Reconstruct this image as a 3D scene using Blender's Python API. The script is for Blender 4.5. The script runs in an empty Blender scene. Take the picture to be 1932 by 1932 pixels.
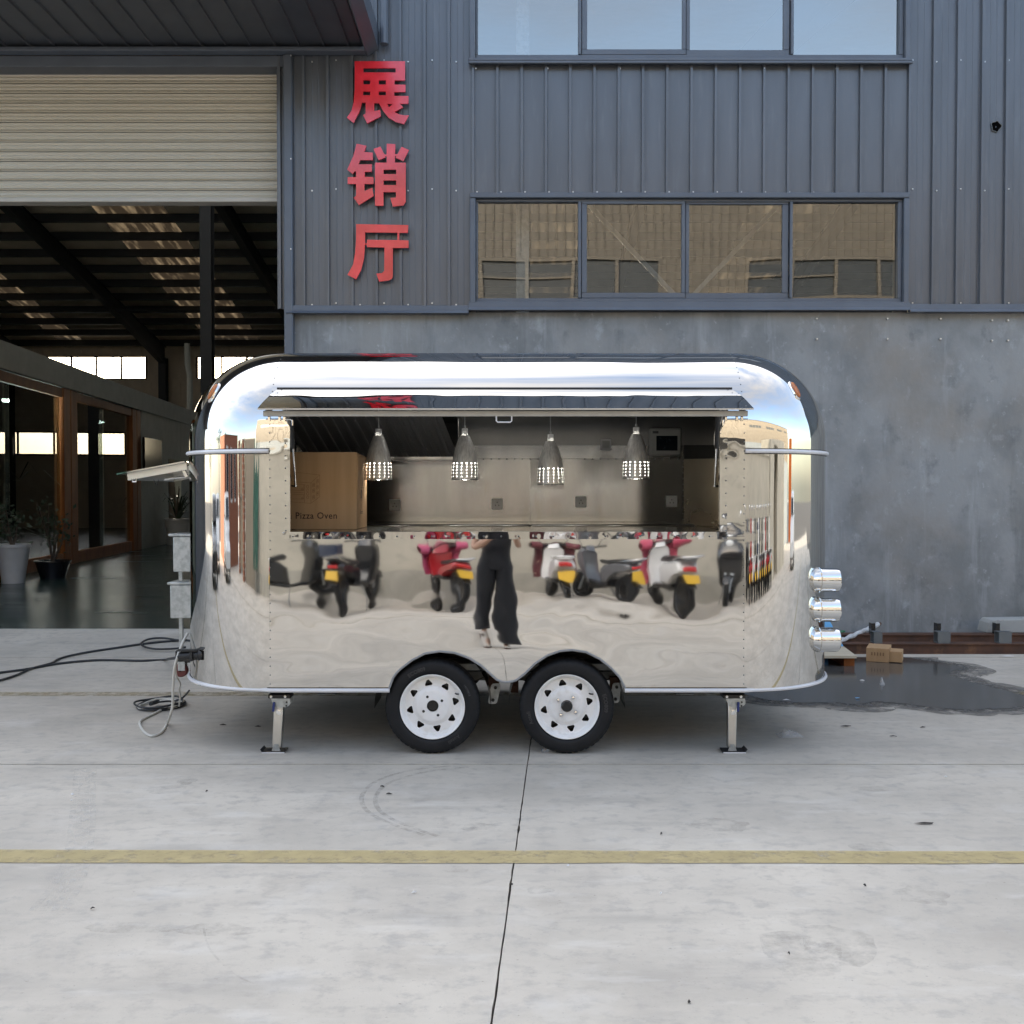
import bpy, bmesh, math, random
from mathutils import Vector, Matrix, noise
R = math.radians
random.seed(7)
sc = bpy.context.scene
COL = sc.collection

# ---------------------------------------------------------------- camera
H = 1.58                      # lens height above the yard
PITCH = math.atan((966 - 927) / 1932.0)
cam = bpy.data.cameras.new('camera')
cam.sensor_width = 36; cam.sensor_height = 36; cam.lens = 36.0
cam.clip_start = 0.02; cam.clip_end = 600
cam_o = bpy.data.objects.new('camera', cam); COL.objects.link(cam_o)
cam_o.location = (0, 0, H); cam_o.rotation_euler = (R(90) - PITCH, 0, 0)
sc.camera = cam_o

# ---------------------------------------------------------------- sky, sun, exposure
SUN_EL, SUN_AZ = 19.0, -24.0   # behind the factory and to the left, low
world = bpy.data.worlds.new('World'); sc.world = world; world.use_nodes = True
wn = world.node_tree; wn.nodes.clear()
def N(nt, t, **k):
    n = nt.nodes.new(t)
    for a, b in k.items():
        if a in n.inputs.keys() if hasattr(n, 'inputs') else False: n.inputs[a].default_value = b
        else: setattr(n, a, b)
    return n
wo = N(wn, 'ShaderNodeOutputWorld'); bg = N(wn, 'ShaderNodeBackground')
sky = N(wn, 'ShaderNodeTexSky'); sky.sky_type = 'NISHITA'; sky.sun_disc = False
sky.sun_elevation = R(SUN_EL); sky.sun_rotation = R(SUN_AZ)
sky.air_density = 1.0; sky.dust_density = 2.0; sky.ozone_density = 1.6
tcw = N(wn, 'ShaderNodeTexCoord'); mpw = N(wn, 'ShaderNodeMapping'); mpw.inputs['Scale'].default_value = (1.2, 1.2, 3.2)
nzw = N(wn, 'ShaderNodeTexNoise'); nzw.inputs['Scale'].default_value = 2.1; nzw.inputs['Detail'].default_value = 7
nzw.inputs['Roughness'].default_value = .58
rpw = N(wn, 'ShaderNodeValToRGB'); rpw.color_ramp.elements[0].position = .22; rpw.color_ramp.elements[1].position = .80
mxw = N(wn, 'ShaderNodeMix'); mxw.data_type = 'RGBA'
wn.links.new(tcw.outputs['Generated'], mpw.inputs['Vector']); wn.links.new(mpw.outputs[0], nzw.inputs['Vector'])
wn.links.new(nzw.outputs['Fac'], rpw.inputs[0])
mlw = N(wn, 'ShaderNodeMath'); mlw.operation = 'MULTIPLY'; mlw.inputs[1].default_value = .9
sepw = N(wn, 'ShaderNodeSeparateXYZ'); mrw = N(wn, 'ShaderNodeMapRange'); mrw.interpolation_type = 'SMOOTHSTEP'
mrw.inputs['From Min'].default_value = .08; mrw.inputs['From Max'].default_value = 1.0; mrw.inputs['To Min'].default_value = .50; mrw.inputs['To Max'].default_value = 1.0
wn.links.new(tcw.outputs['Generated'], sepw.inputs[0]); wn.links.new(sepw.outputs[2], mrw.inputs['Value'])
ml2 = N(wn, 'ShaderNodeMath'); ml2.operation = 'MULTIPLY'
wn.links.new(rpw.outputs[0], mlw.inputs[0]); wn.links.new(mlw.outputs[0], ml2.inputs[0]); wn.links.new(mrw.outputs[0], ml2.inputs[1]); wn.links.new(ml2.outputs[0], mxw.inputs[0])
# thin cloud is brighter towards the sun (forward scattering)
S = Vector((math.sin(R(SUN_AZ)) * math.cos(R(SUN_EL)), math.cos(R(SUN_AZ)) * math.cos(R(SUN_EL)), math.sin(R(SUN_EL))))
dtw = N(wn, 'ShaderNodeVectorMath'); dtw.operation = 'DOT_PRODUCT'; dtw.inputs[1].default_value = S
fsw = N(wn, 'ShaderNodeMapRange'); fsw.inputs['From Min'].default_value = -.45; fsw.inputs['From Max'].default_value = .95
fsw.inputs['To Min'].default_value = 0.0; fsw.inputs['To Max'].default_value = 1.0
pww = N(wn, 'ShaderNodeMath'); pww.operation = 'POWER'; pww.inputs[1].default_value = 2.6; mdw = N(wn, 'ShaderNodeMath'); mdw.operation = 'MULTIPLY_ADD'; mdw.inputs[1].default_value = 4.2; mdw.inputs[2].default_value = .46
scw = N(wn, 'ShaderNodeVectorMath'); scw.operation = 'SCALE'; scw.inputs[0].default_value = (3.15, 2.95, 2.72)
wn.links.new(tcw.outputs['Generated'], dtw.inputs[0]); wn.links.new(dtw.outputs['Value'], fsw.inputs['Value']); wn.links.new(fsw.outputs[0], pww.inputs[0]); wn.links.new(pww.outputs[0], mdw.inputs[0]); wn.links.new(mdw.outputs[0], scw.inputs['Scale'])
wn.links.new(scw.outputs[0], mxw.inputs[7])
wn.links.new(sky.outputs[0], mxw.inputs[6])
wn.links.new(mxw.outputs[2], bg.inputs[0]); bg.inputs[1].default_value = .115
wn.links.new(bg.outputs[0], wo.inputs[0])

sun = bpy.data.lights.new('sun', 'SUN'); sun.energy = 2.0; sun.angle = R(.6); sun.color = (1, .90, .74)
sun_o = bpy.data.objects.new('sun', sun); COL.objects.link(sun_o)
sun_o.rotation_euler = S.to_track_quat('Z', 'Y').to_euler(); sun_o.location = (0, 0, 30)
vs = sc.view_settings
vs.view_transform = 'Standard'; vs.look = 'None'; vs.gamma = 1; vs.use_curve_mapping = False
vs.exposure = 2.72
sc.cycles.max_bounces = 12; sc.cycles.glossy_bounces = 8; sc.cycles.transparent_max_bounces = 16
sc.cycles.caustics_reflective = False; sc.cycles.caustics_refractive = False
sc.cycles.sample_clamp_indirect = 6

# ---------------------------------------------------------------- pixel rulers (1932-px view of the photograph)
def P(u, v, d):
    cx = (u - 966) / 1932.0; cy = -(v - 966) / 1932.0
    y = math.cos(PITCH) + cy * math.sin(PITCH); z = -math.sin(PITCH) + cy * math.cos(PITCH)
    t = d / y
    return Vector((cx * t, d, H + z * t))
def G(u, v, z0=0.0):
    cx = (u - 966) / 1932.0; cy = -(v - 966) / 1932.0
    y = math.cos(PITCH) + cy * math.sin(PITCH); z = -math.sin(PITCH) + cy * math.cos(PITCH)
    t = (z0 - H) / z
    return Vector((cx * t, y * t, z0))
def X(u, d): return P(u, 927, d).x
def Z(v, d): return P(966, v, d).z

# ---------------------------------------------------------------- mesh helpers
BASE = {}
class MB:
    def __init__(s): s.v = []; s.f = []
    def add(s, vs, fs):
        o = len(s.v); s.v += [Vector(p) for p in vs]; s.f += [tuple(i + o for i in f) for f in fs]; return s
    def box(s, x0, x1, y0, y1, z0, z1):
        return s.add([(x0,y0,z0),(x1,y0,z0),(x1,y1,z0),(x0,y1,z0),(x0,y0,z1),(x1,y0,z1),(x1,y1,z1),(x0,y1,z1)],
              [(0,3,2,1),(4,5,6,7),(0,1,5,4),(1,2,6,5),(2,3,7,6),(3,0,4,7)])
    def obox(s, c, size, M=None):
        M = M or Matrix.Identity(3); c = Vector(c); a, b, d = [q / 2 for q in size]
        p = [c + M @ Vector((x, y, z)) for z in (-d, d) for x, y in ((-a,-b),(a,-b),(a,b),(-a,b))]
        return s.add(p, [(0,3,2,1),(4,5,6,7),(0,1,5,4),(1,2,6,5),(2,3,7,6),(3,0,4,7)])
    def bar(s, p, q, w, h, up=(0, 0, 1)):
        p = Vector(p); q = Vector(q); d = (q - p); L = d.length; d.normalize()
        up = Vector(up); a = d.cross(up)
        if a.length < 1e-4: a = d.cross(Vector((1, 0, 0)))
        a.normalize(); b = a.cross(d)
        return s.obox((p + q) / 2, (w, L, h), Matrix((a, d, b)).transposed())
    def tube(s, pts, r, n=8, closed=False, cap=True):
        pts = [Vector(p) for p in pts]; m = len(pts); rr = r if hasattr(r, '__len__') else [r] * m
        base = len(s.v); pa = None
        for i, p in enumerate(pts):
            if closed: d = pts[(i + 1) % m] - pts[i - 1]
            else: d = pts[min(i + 1, m - 1)] - pts[max(i - 1, 0)]
            if d.length < 1e-9: d = Vector((0, 0, 1))
            d.normalize()
            if pa is None:
                a = d.cross(Vector((0, 0, 1)))
                if a.length < .05: a = d.cross(Vector((1, 0, 0)))
            else: a = pa - d * pa.dot(d)
            a.normalize(); pa = a; b = d.cross(a)
            for k in range(n):
                t = 2 * math.pi * k / n; s.v.append(p + (a * math.cos(t) + b * math.sin(t)) * rr[i])
        for i in range(m if closed else m - 1):
            j = (i + 1) % m
            for k in range(n):
                l = (k + 1) % n
                s.f.append((base + i*n + k, base + i*n + l, base + j*n + l, base + j*n + k))
        if cap and not closed:
            s.f.append(tuple(base + k for k in reversed(range(n)))); s.f.append(tuple(base + (m-1)*n + k for k in range(n)))
        return s
    def cyl(s, p, q, r, n=16, r2=None): return s.tube([p, q], [r, r if r2 is None else r2], n)
    def lathe(s, prof, o, axis, n=32, close=False):
        o = Vector(o); ax = Vector(axis).normalized(); a = ax.orthogonal().normalized(); b = ax.cross(a); base = len(s.v); m = len(prof)
        for h, r in prof:
            for k in range(n):
                t = 2 * math.pi * k / n; s.v.append(o + ax * h + (a * math.cos(t) + b * math.sin(t)) * r)
        for i in range(m if close else m - 1):
            j = (i + 1) % m
            for k in range(n):
                l = (k + 1) % n; s.f.append((base + i*n + k, base + i*n + l, base + j*n + l, base + j*n + k))
        return s
    def grid(s, rows, closed=False):
        base = len(s.v); n = len(rows[0])
        for r in rows: s.v += [Vector(p) for p in r]
        for i in range(len(rows) - 1):
            for j in range(n if closed else n - 1):
                k = (j + 1) % n
                s.f.append((base + i*n + j, base + i*n + k, base + (i+1)*n + k, base + (i+1)*n + j))
        return s
    def prism(s, poly, fn, t0, t1):
        n = len(poly)
        a = [fn(p, t0) for p in poly]; b = [fn(p, t1) for p in poly]
        return s.add(a + b, [tuple(range(n)), tuple(reversed(range(n, 2*n)))] + [(i, n+i, n+(i+1) % n, (i+1) % n) for i in range(n)])
    def sphere(s, c, r, nu=12, nv=8, sq=(1, 1, 1)):
        c = Vector(c); rows = []
        for i in range(nv + 1):
            t = math.pi * i / nv; rr = max(math.sin(t), .001)
            rows.append([c + Vector((rr*math.cos(2*math.pi*k/nu)*sq[0], rr*math.sin(2*math.pi*k/nu)*sq[1], math.cos(t)*sq[2])) * r for k in range(nu)])
        return s.grid(rows, True)
    def build(s, name, m=None, parent=None, smooth=True, ang=35, bevel=0, recalc=False, weld=0, base=None):
        me = bpy.data.meshes.new(name)
        b = base if base is not None else (BASE.get(parent.name, Vector()) if parent else Vector())
        me.from_pydata([p - b for p in s.v], [], s.f); 
        if recalc or weld:
            bm = bmesh.new(); bm.from_mesh(me)
            if weld: bmesh.ops.remove_doubles(bm, verts=bm.verts, dist=weld)
            if recalc: bmesh.ops.recalc_face_normals(bm, faces=bm.faces)
            bm.to_mesh(me); bm.free()
        me.update()
        if smooth:
            me.polygons.foreach_set('use_smooth', [True] * len(me.polygons)); me.set_sharp_from_angle(angle=R(ang))
        o = bpy.data.objects.new(name, me); COL.objects.link(o)
        if m: me.materials.append(m)
        if parent: o.parent = parent; BASE[o.name] = b
        elif base is not None: o.location = b; BASE[o.name] = b
        else: BASE[o.name] = Vector()
        if bevel:
            bv = o.modifiers.new('bevel', 'BEVEL'); bv.width = bevel; bv.segments = 2; bv.limit_method = 'ANGLE'; bv.angle_limit = R(40)
        return o

def tag(o, label=None, cat=None, group=None, kind=None):
    if label: o['label'] = label
    if cat: o['category'] = cat
    if group: o['group'] = group
    if kind: o['kind'] = kind
    return o
def thing(name, label, cat, loc, group=None):
    o = bpy.data.objects.new(name, None); COL.objects.link(o); o.location = loc; o.empty_display_size = .2
    BASE[o.name] = Vector(loc); return tag(o, label, cat, group)
def share(src, name, loc, parent, m=None):
    o = bpy.data.objects.new(name, src.data); COL.objects.link(o); o.parent = parent; o.location = loc
    for md in src.modifiers:
        q = o.modifiers.new(md.name, md.type)
        if md.type == 'BEVEL': q.width = md.width; q.segments = md.segments; q.limit_method = 'ANGLE'; q.angle_limit = md.angle_limit
    BASE[o.name] = BASE.get(parent.name, Vector()); return o
def copy_tree(o, parent=None):
    c = o.copy(); COL.objects.link(c)
    if parent: c.parent = parent
    BASE[c.name] = BASE.get(o.name, Vector())
    for ch in list(o.children): copy_tree(ch, c)
    return c
def mesh_text(txt, size, bold=0.0, spacing=1.0, align='CENTER'):
    cu = bpy.data.curves.new('lettering', 'FONT'); cu.body = txt; cu.size = size; cu.offset = bold; cu.space_character = spacing
    cu.align_x = align; cu.resolution_u = 3
    o = bpy.data.objects.new('lettering', cu); COL.objects.link(o)
    dg = bpy.context.evaluated_depsgraph_get(); me = bpy.data.meshes.new_from_object(o.evaluated_get(dg))
    vs_ = [v.co.copy() for v in me.vertices]; fs = [tuple(p.vertices) for p in me.polygons]
    bpy.data.objects.remove(o); bpy.data.curves.remove(cu); bpy.data.meshes.remove(me)
    return vs_, fs
def mesh_outline(loops, depth):
    cu = bpy.data.curves.new('outline', 'CURVE'); cu.dimensions = '2D'; cu.fill_mode = 'BOTH'; cu.extrude = depth / 2
    cu.bevel_depth = 0.0
    for lp in loops:
        sp = cu.splines.new('POLY'); sp.points.add(len(lp) - 1); sp.use_cyclic_u = True
        for p, q in zip(sp.points, lp): p.co = (q[0], q[1], 0, 1)
    o = bpy.data.objects.new('outline', cu); COL.objects.link(o)
    dg = bpy.context.evaluated_depsgraph_get(); me = bpy.data.meshes.new_from_object(o.evaluated_get(dg))
    vs_ = [v.co.copy() for v in me.vertices]; fs = [tuple(p.vertices) for p in me.polygons]
    bpy.data.objects.remove(o); bpy.data.curves.remove(cu); bpy.data.meshes.remove(me)
    return vs_, fs
def fbm(x, y, z=0.0, o=4):
    return noise.fractal(Vector((x, y, z)), 1.0, 2.0, o)

# ---------------------------------------------------------------- materials
def L(nt, a, b): nt.links.new(a, b)
def mat(name, col, rough=.5, metal=0.0, col2=None, vs=3.0, detail=6, vlo=.35, vhi=.65, bump=0.0, bs=80, stretch=(1,1,1), rv=0.0,
        spec=.5, emit=None, es=0, coat=0, aniso=0.0, spots=None, wear=None):
    m = bpy.data.materials.new(name); m.use_nodes = True; nt = m.node_tree
    b = nt.nodes['Principled BSDF']
    b.inputs['Base Color'].default_value = (*col, 1); b.inputs['Roughness'].default_value = rough; b.inputs['Metallic'].default_value = metal
    b.inputs['Specular IOR Level'].default_value = spec
    if coat: b.inputs['Coat Weight'].default_value = coat; b.inputs['Coat Roughness'].default_value = .08
    if aniso: b.inputs['Anisotropic'].default_value = aniso
    if emit: b.inputs['Emission Color'].default_value = (*emit, 1); b.inputs['Emission Strength'].default_value = es
    geo = N(nt, 'ShaderNodeNewGeometry'); mp = N(nt, 'ShaderNodeMapping'); mp.inputs['Scale'].default_value = stretch
    L(nt, geo.outputs['Position'], mp.inputs['Vector'])
    cur = None
    if col2 is None:
        col2 = tuple(c * .86 for c in col)
    nz = N(nt, 'ShaderNodeTexNoise'); nz.inputs['Scale'].default_value = vs; nz.inputs['Detail'].default_value = detail; nz.inputs['Roughness'].default_value = .6
    L(nt, mp.outputs[0], nz.inputs['Vector'])
    rp = N(nt, 'ShaderNodeMapRange'); rp.inputs['From Min'].default_value = vlo; rp.inputs['From Max'].default_value = vhi
    L(nt, nz.outputs['Fac'], rp.inputs['Value'])
    mx = N(nt, 'ShaderNodeMix'); mx.data_type = 'RGBA'; mx.inputs[6].default_value = (*col, 1); mx.inputs[7].default_value = (*col2, 1)
    L(nt, rp.outputs[0], mx.inputs[0]); cur = mx.outputs[2]
    for (scl, lo, hi, c3, amt) in (spots or []):
        n2 = N(nt, 'ShaderNodeTexNoise'); n2.inputs['Scale'].default_value = scl; n2.inputs['Detail'].default_value = 5; n2.inputs['Roughness'].default_value = .65
        L(nt, mp.outputs[0], n2.inputs['Vector'])
        r2 = N(nt, 'ShaderNodeMapRange'); r2.inputs['From Min'].default_value = lo; r2.inputs['From Max'].default_value = hi; r2.inputs['To Max'].default_value = amt
        L(nt, n2.outputs['Fac'], r2.inputs['Value'])
        m2 = N(nt, 'ShaderNodeMix'); m2.data_type = 'RGBA'; m2.inputs[7].default_value = (*c3, 1)
        L(nt, r2.outputs[0], m2.inputs[0]); L(nt, cur, m2.inputs[6]); cur = m2.outputs[2]
    L(nt, cur, b.inputs['Base Color'])
    if rv:
        r3 = N(nt, 'ShaderNodeMapRange'); r3.inputs['To Min'].default_value = max(rough - rv, .02); r3.inputs['To Max'].default_value = rough + rv
        L(nt, nz.outputs['Fac'], r3.inputs['Value']); L(nt, r3.outputs[0], b.inputs['Roughness'])
    if bump:
        n4 = N(nt, 'ShaderNodeTexNoise'); n4.inputs['Scale'].default_value = bs; n4.inputs['Detail'].default_value = 4
        L(nt, mp.outputs[0], n4.inputs['Vector'])
        bp = N(nt, 'ShaderNodeBump'); bp.inputs['Strength'].default_value = bump; bp.inputs['Distance'].default_value = .01
        L(nt, n4.outputs['Fac'], bp.inputs['Height']); L(nt, bp.outputs[0], b.inputs['Normal'])
    return m
def glass_mat(name, tint=(.75,.8,.78), refl=.12, rough=.0, gcol=(1,1,1)):
    m = bpy.data.materials.new(name); m.use_nodes = True; nt = m.node_tree; nt.nodes.clear()
    out = N(nt, 'ShaderNodeOutputMaterial'); tr = N(nt, 'ShaderNodeBsdfTransparent'); gl = N(nt, 'ShaderNodeBsdfGlossy')
    tr.inputs[0].default_value = (*tint, 1); gl.inputs['Roughness'].default_value = rough; gl.inputs[0].default_value = (*gcol, 1)
    lw = N(nt, 'ShaderNodeFresnel'); lw.inputs[0].default_value = 1.5
    ad = N(nt, 'ShaderNodeMath'); ad.operation = 'ADD'; ad.inputs[1].default_value = refl; ad.use_clamp = True
    mx = N(nt, 'ShaderNodeMixShader'); L(nt, lw.outputs[0], ad.inputs[0]); L(nt, ad.outputs[0], mx.inputs[0])
    L(nt, tr.outputs[0], mx.inputs[1]); L(nt, gl.outputs[0], mx.inputs[2]); L(nt, mx.outputs[0], out.inputs[0])
    return m
def film_mat(name, col, lo, hi, scale, amt, rough=.8, stretch=(1,1,1)):
    """thin worn layer: paint, dirt, tyre rubber - opaque where the noise says so"""
    m = mat(name, col, rough, col2=tuple(c*.8 for c in col), vs=9)
    nt = m.node_tree; b = nt.nodes['Principled BSDF']
    geo = N(nt, 'ShaderNodeNewGeometry'); mp = N(nt, 'ShaderNodeMapping'); mp.inputs['Scale'].default_value = stretch
    L(nt, geo.outputs['Position'], mp.inputs['Vector'])
    nz = N(nt, 'ShaderNodeTexNoise'); nz.inputs['Scale'].default_value = scale; nz.inputs['Detail'].default_value = 8; nz.inputs['Roughness'].default_value = .72
    L(nt, mp.outputs[0], nz.inputs['Vector'])
    r = N(nt, 'ShaderNodeMapRange'); r.inputs['From Min'].default_value = lo; r.inputs['From Max'].default_value = hi; r.inputs['To Max'].default_value = amt
    L(nt, nz.outputs['Fac'], r.inputs['Value']); L(nt, r.outputs[0], b.inputs['Alpha'])
    return m

M = {}
M['concrete'] = mat('yard_concrete', (.525,.482,.412), .78, col2=(.395,.363,.312), vs=.7, detail=11, vlo=.38, vhi=.64, bump=.12, bs=140, rv=.1,
    spots=[(1.6,.55,.70,(.38,.345,.295),.7), (11,.50,.66,(.36,.33,.29),.55), (5.5,.54,.72,(.33,.315,.29),.5), (38,.62,.72,(.29,.28,.26),.55), (2.0,.56,.75,(.56,.535,.49),.6), (95,.63,.71,(.19,.185,.175),.65)], stretch=(1,1.25,1))
M['joint'] = mat('joint_dirt', (.085,.078,.07), .95, col2=(.05,.045,.04), vs=30)
M['yellow'] = film_mat('yellow_paint', (.48,.39,.195), .18, .50, 13, .82)
M['yellow_old'] = film_mat('yellow_paint_worn', (.40,.31,.13), .35, .62, 9, .55)
M['rubber_mark'] = film_mat('rubber_mark', (.13,.13,.13), .40, .76, 16, .38)
M['dust_mark'] = film_mat('pale_dust', (.60,.58,.54), .44, .75, 22, .45)
M['stain'] = film_mat('damp_stain', (.26,.25,.235), .42, .8, 9, .32)
M['plaster'] = mat('dark_plaster', (.175,.184,.188), .58, col2=(.26,.268,.27), vs=1.7, detail=10, vlo=.40, vhi=.60, bump=.3, bs=24, rv=.14,
    spots=[(.8,.50,.72,(.27,.262,.245),.8), (5,.58,.72,(.36,.38,.395),.65), (3.3,.58,.74,(.10,.11,.122),.75), (14,.64,.74,(.44,.46,.47),.55)], stretch=(1,1,.8))
def add_streak(m, col, scale, stretch, lo, hi, amt):
    nt = m.node_tree; b = nt.nodes['Principled BSDF']; src = b.inputs['Base Color'].links[0].from_socket
    geo = N(nt, 'ShaderNodeNewGeometry'); mp = N(nt, 'ShaderNodeMapping'); mp.inputs['Scale'].default_value = stretch
    nz = N(nt, 'ShaderNodeTexNoise'); nz.inputs['Scale'].default_value = scale; nz.inputs['Detail'].default_value = 6; nz.inputs['Roughness'].default_value = .6
    r = N(nt, 'ShaderNodeMapRange'); r.inputs['From Min'].default_value = lo; r.inputs['From Max'].default_value = hi; r.inputs['To Max'].default_value = amt
    mx = N(nt, 'ShaderNodeMix'); mx.data_type = 'RGBA'; mx.inputs[7].default_value = (*col, 1)
    L(nt, geo.outputs['Position'], mp.inputs[0]); L(nt, mp.outputs[0], nz.inputs[0]); L(nt, nz.outputs[0], r.inputs['Value']); L(nt, r.outputs[0], mx.inputs[0])
    L(nt, src, mx.inputs[6]); L(nt, mx.outputs[2], b.inputs['Base Color'])
add_streak(M['plaster'], (.36,.38,.395), 3.0, (2.2,1,.22), .58, .72, .5)
add_streak(M['plaster'], (.09,.096,.10), 2.2, (1.8,1,.16), .58, .74, .55)
add_streak(M['plaster'], (.23,.205,.175), .55, (1,1,1), .52, .70, .7)
add_streak(M['concrete'], (.30,.28,.25), 2.6, (.35,1.6,1), .56, .72, .5)
add_streak(M['concrete'], (.58,.555,.505), 3.4, (.5,1.8,1), .58, .72, .5)
add_streak(M['concrete'], (.20,.185,.165), 60, (.6,1,1), .67, .73, .8)
M['clad'] = mat('slate_cladding', (.098,.108,.126), .30, col2=(.076,.085,.10), vs=1.3, spots=[(5,.55,.72,(.125,.135,.152),.6)], rv=.06, stretch=(3,3,.35), spec=.6, bump=.02, bs=300)
M['trim'] = mat('slate_flashing', (.10,.117,.145), .38, col2=(.086,.10,.125), vs=2.5, spec=.45)
M['soffit'] = mat('canopy_soffit', (.075,.082,.095), .5)
M['screw'] = mat('zinc_screw', (.62,.62,.62), .35, .8)
M['shutter'] = mat('beige_shutter', (.51,.475,.40), .42, col2=(.49,.455,.38), vs=1, stretch=(.3,1,1))
M['shutter_bar'] = mat('pale_bottom_bar', (.50,.46,.40), .5)
M['red'] = mat('red_acrylic', (.80,.03,.05), .22, coat=.4, col2=(.56,.012,.02), spec=.6)
M['red_edge'] = M['red']
M['win_glass'] = glass_mat('window_glass', (.44,.45,.44), .085, gcol=(.80,.83,.88))
M['back_glass'] = glass_mat('clear_glass', (.9,.9,.88), .03)
M['office_glass'] = glass_mat('office_glass', (.62,.68,.66), .10)
M['steel_dark'] = mat('dark_steel', (.018,.02,.023), .6)
M['roof_sheet'] = mat('roof_sheet', (.66,.58,.49), .6, col2=(.56,.49,.40), vs=2)
M['hall_wall'] = mat('hall_wall', (.56,.48,.38), .7)
M['hall_floor'] = mat('green_epoxy', (.016,.040,.037), .24, col2=(.010,.026,.025), vs=1.0, rv=.10, stretch=(.5,2,1), spots=[(9,.58,.75,(.07,.09,.085),.5)])
M['office_wall'] = mat('office_wall', (.42,.43,.40), .8)
M['wood'] = mat('orange_wood', (.26,.085,.02), .6, spec=.25, col2=(.18,.055,.013), vs=5, stretch=(1,1,.2))
M['white_paint'] = mat('white_paint', (.78,.78,.77), .4)
M['chrome'] = mat('mirror_stainless', (.655,.638,.605), .018, 1.0, col2=(.62,.605,.575), vs=1.3, rv=.013)
M['chrome_b'] = mat('bright_chrome', (.84,.84,.83), .04, 1.0)
M['inox'] = mat('satin_stainless', (.46,.455,.44), .19, 1.0, col2=(.38,.38,.375), vs=3, rv=.04, stretch=(3,3,.6), bump=.02, bs=60,
    spots=[(2.2,.64,.74,(.36,.30,.22),.45)])
M['inox_side'] = mat('stained_stainless', (.62,.58,.50), .26, 1.0, col2=(.50,.44,.36), vs=4, rv=.06, spots=[(9,.62,.72,(.36,.26,.16),.6)])
M['alu'] = mat('brushed_aluminium', (.62,.61,.58), .34, 1.0, col2=(.55,.54,.51), vs=6)
M['galv'] = mat('galvanised_steel', (.50,.52,.52), .5, .75, col2=(.36,.38,.38), vs=22, vlo=.42, vhi=.6)
M['galv_dull'] = mat('dull_galvanised', (.20,.21,.21), .5, .5, col2=(.13,.135,.135), vs=14, spots=[(7,.62,.7,(.14,.06,.03),.7)])
M['hole_dark'] = mat('painted_hole_dark', (.004,.004,.004), 1.0, spec=0)
M['grey_edge'] = mat('grey_edging', (.27,.275,.28), .5)
M['band'] = mat('white_rubber_band', (.74,.74,.76), .3)
M['black'] = mat('black_rubber', (.016,.016,.017), .5)
M['tyre'] = mat('tyre_rubber', (.009,.0095,.011), .6, spec=.25, col2=(.014,.0145,.016), vs=9, bump=.1, bs=200)
M['tyre_text'] = mat('tyre_lettering', (.028,.028,.03), .35)
M['tyre_text2'] = mat('tyre_lettering_grey', (.055,.055,.06), .5)
M['rim'] = mat('white_rim', (.84,.83,.82), .34, col2=(.78,.77,.75), vs=8, coat=.2, spots=[(16,.56,.72,(.60,.56,.50),.45)])
M['hub'] = mat('hub_black', (.012,.012,.012), .25)
M['blue'] = mat('blue_handle', (.015,.03,.16), .5)
M['amber'] = mat('amber_lens', (.5,.14,.015), .15, coat=.5, bump=.5, bs=260)
M['red_lens'] = mat('red_lens', (.6,.02,.02), .15, coat=.5)
M['clear_lens'] = mat('clear_lens', (.8,.82,.82), .1, coat=.5)
M['cardboard'] = mat('cardboard', (.42,.27,.145), .85, col2=(.37,.235,.12), vs=2.2, stretch=(9,9,.5), bump=.06, bs=60, spots=[(.5,.58,.7,(.50,.34,.19),.5)])
M['print'] = mat('brown_print', (.05,.025,.018), .8)
M['print_faint'] = mat('faint_print', (.22,.13,.065), .85)
M['socket'] = mat('white_plastic', (.82,.83,.83), .35)
M['led'] = mat('led_strip', (1,1,1), .5, emit=(1,.97,.92), es=1.3)
M['panel_grey'] = mat('pale_plastic', (.52,.53,.50), .4)
M['screen'] = mat('dark_screen', (.012,.02,.028), .08, spots=[(30,.6,.66,(.09,.13,.15),.6)])
M['win_glass_up'] = glass_mat('upper_window_glass', (.42,.44,.45), .24, gcol=(.93,.88,.80))  # no real coating: stronger, warmer reflection set here to brighten the mirrored sky
M['hood'] = mat('dark_baffle', (.30,.30,.30), .35, .1)
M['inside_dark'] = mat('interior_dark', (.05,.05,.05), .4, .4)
M['ceil'] = mat('ceiling_steel', (.26,.26,.25), .38, .9)
M['lip'] = mat('dull_lip_steel', (.40,.39,.365), .5, .35, col2=(.33,.32,.30), vs=7)
M['lamp_shade'] = mat('spun_aluminium', (.86,.85,.82), .40, .30, col2=(.6,.59,.57), vs=5, stretch=(20,20,.3))
M['lamp_in'] = mat('white_shade_lining', (.85,.85,.83), .6)
M['bulb'] = mat('warm_bulb', (1,1,1), .5, emit=(1,.96,.90), es=22)
M['cable_b'] = mat('black_cable', (.018,.02,.024), .5)
M['cable_w'] = mat('white_cable', (.62,.61,.56), .5)
M['rust'] = mat('rusty_steel', (.10,.045,.025), .8, col2=(.05,.026,.018), vs=6, spots=[(3,.58,.7,(.25,.12,.055),.7)])
M['tube_steel'] = mat('square_tube', (.15,.165,.175), .5, .5)
M['blue_board'] = mat('blue_foam', (.16,.46,.78), .6)
M['ply'] = mat('plywood', (.55,.49,.38), .75, col2=(.48,.42,.31), vs=3, stretch=(1,6,1))
M['white_wrap'] = mat('white_plastic_wrap', (.66,.67,.68), .4, col2=(.5,.5,.5), vs=9)
M['green_bit'] = mat('green_plastic', (.05,.24,.12), .4)
M['grey_block'] = mat('grey_block', (.36,.37,.36), .8, spots=[(9,.58,.7,(.2,.2,.2),.6)])
M['leaf'] = mat('leaf_green', (.045,.075,.025), .6, col2=(.025,.045,.016), vs=4)
M['leaf_dk'] = mat('leaf_dark', (.03,.05,.025), .55)
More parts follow.
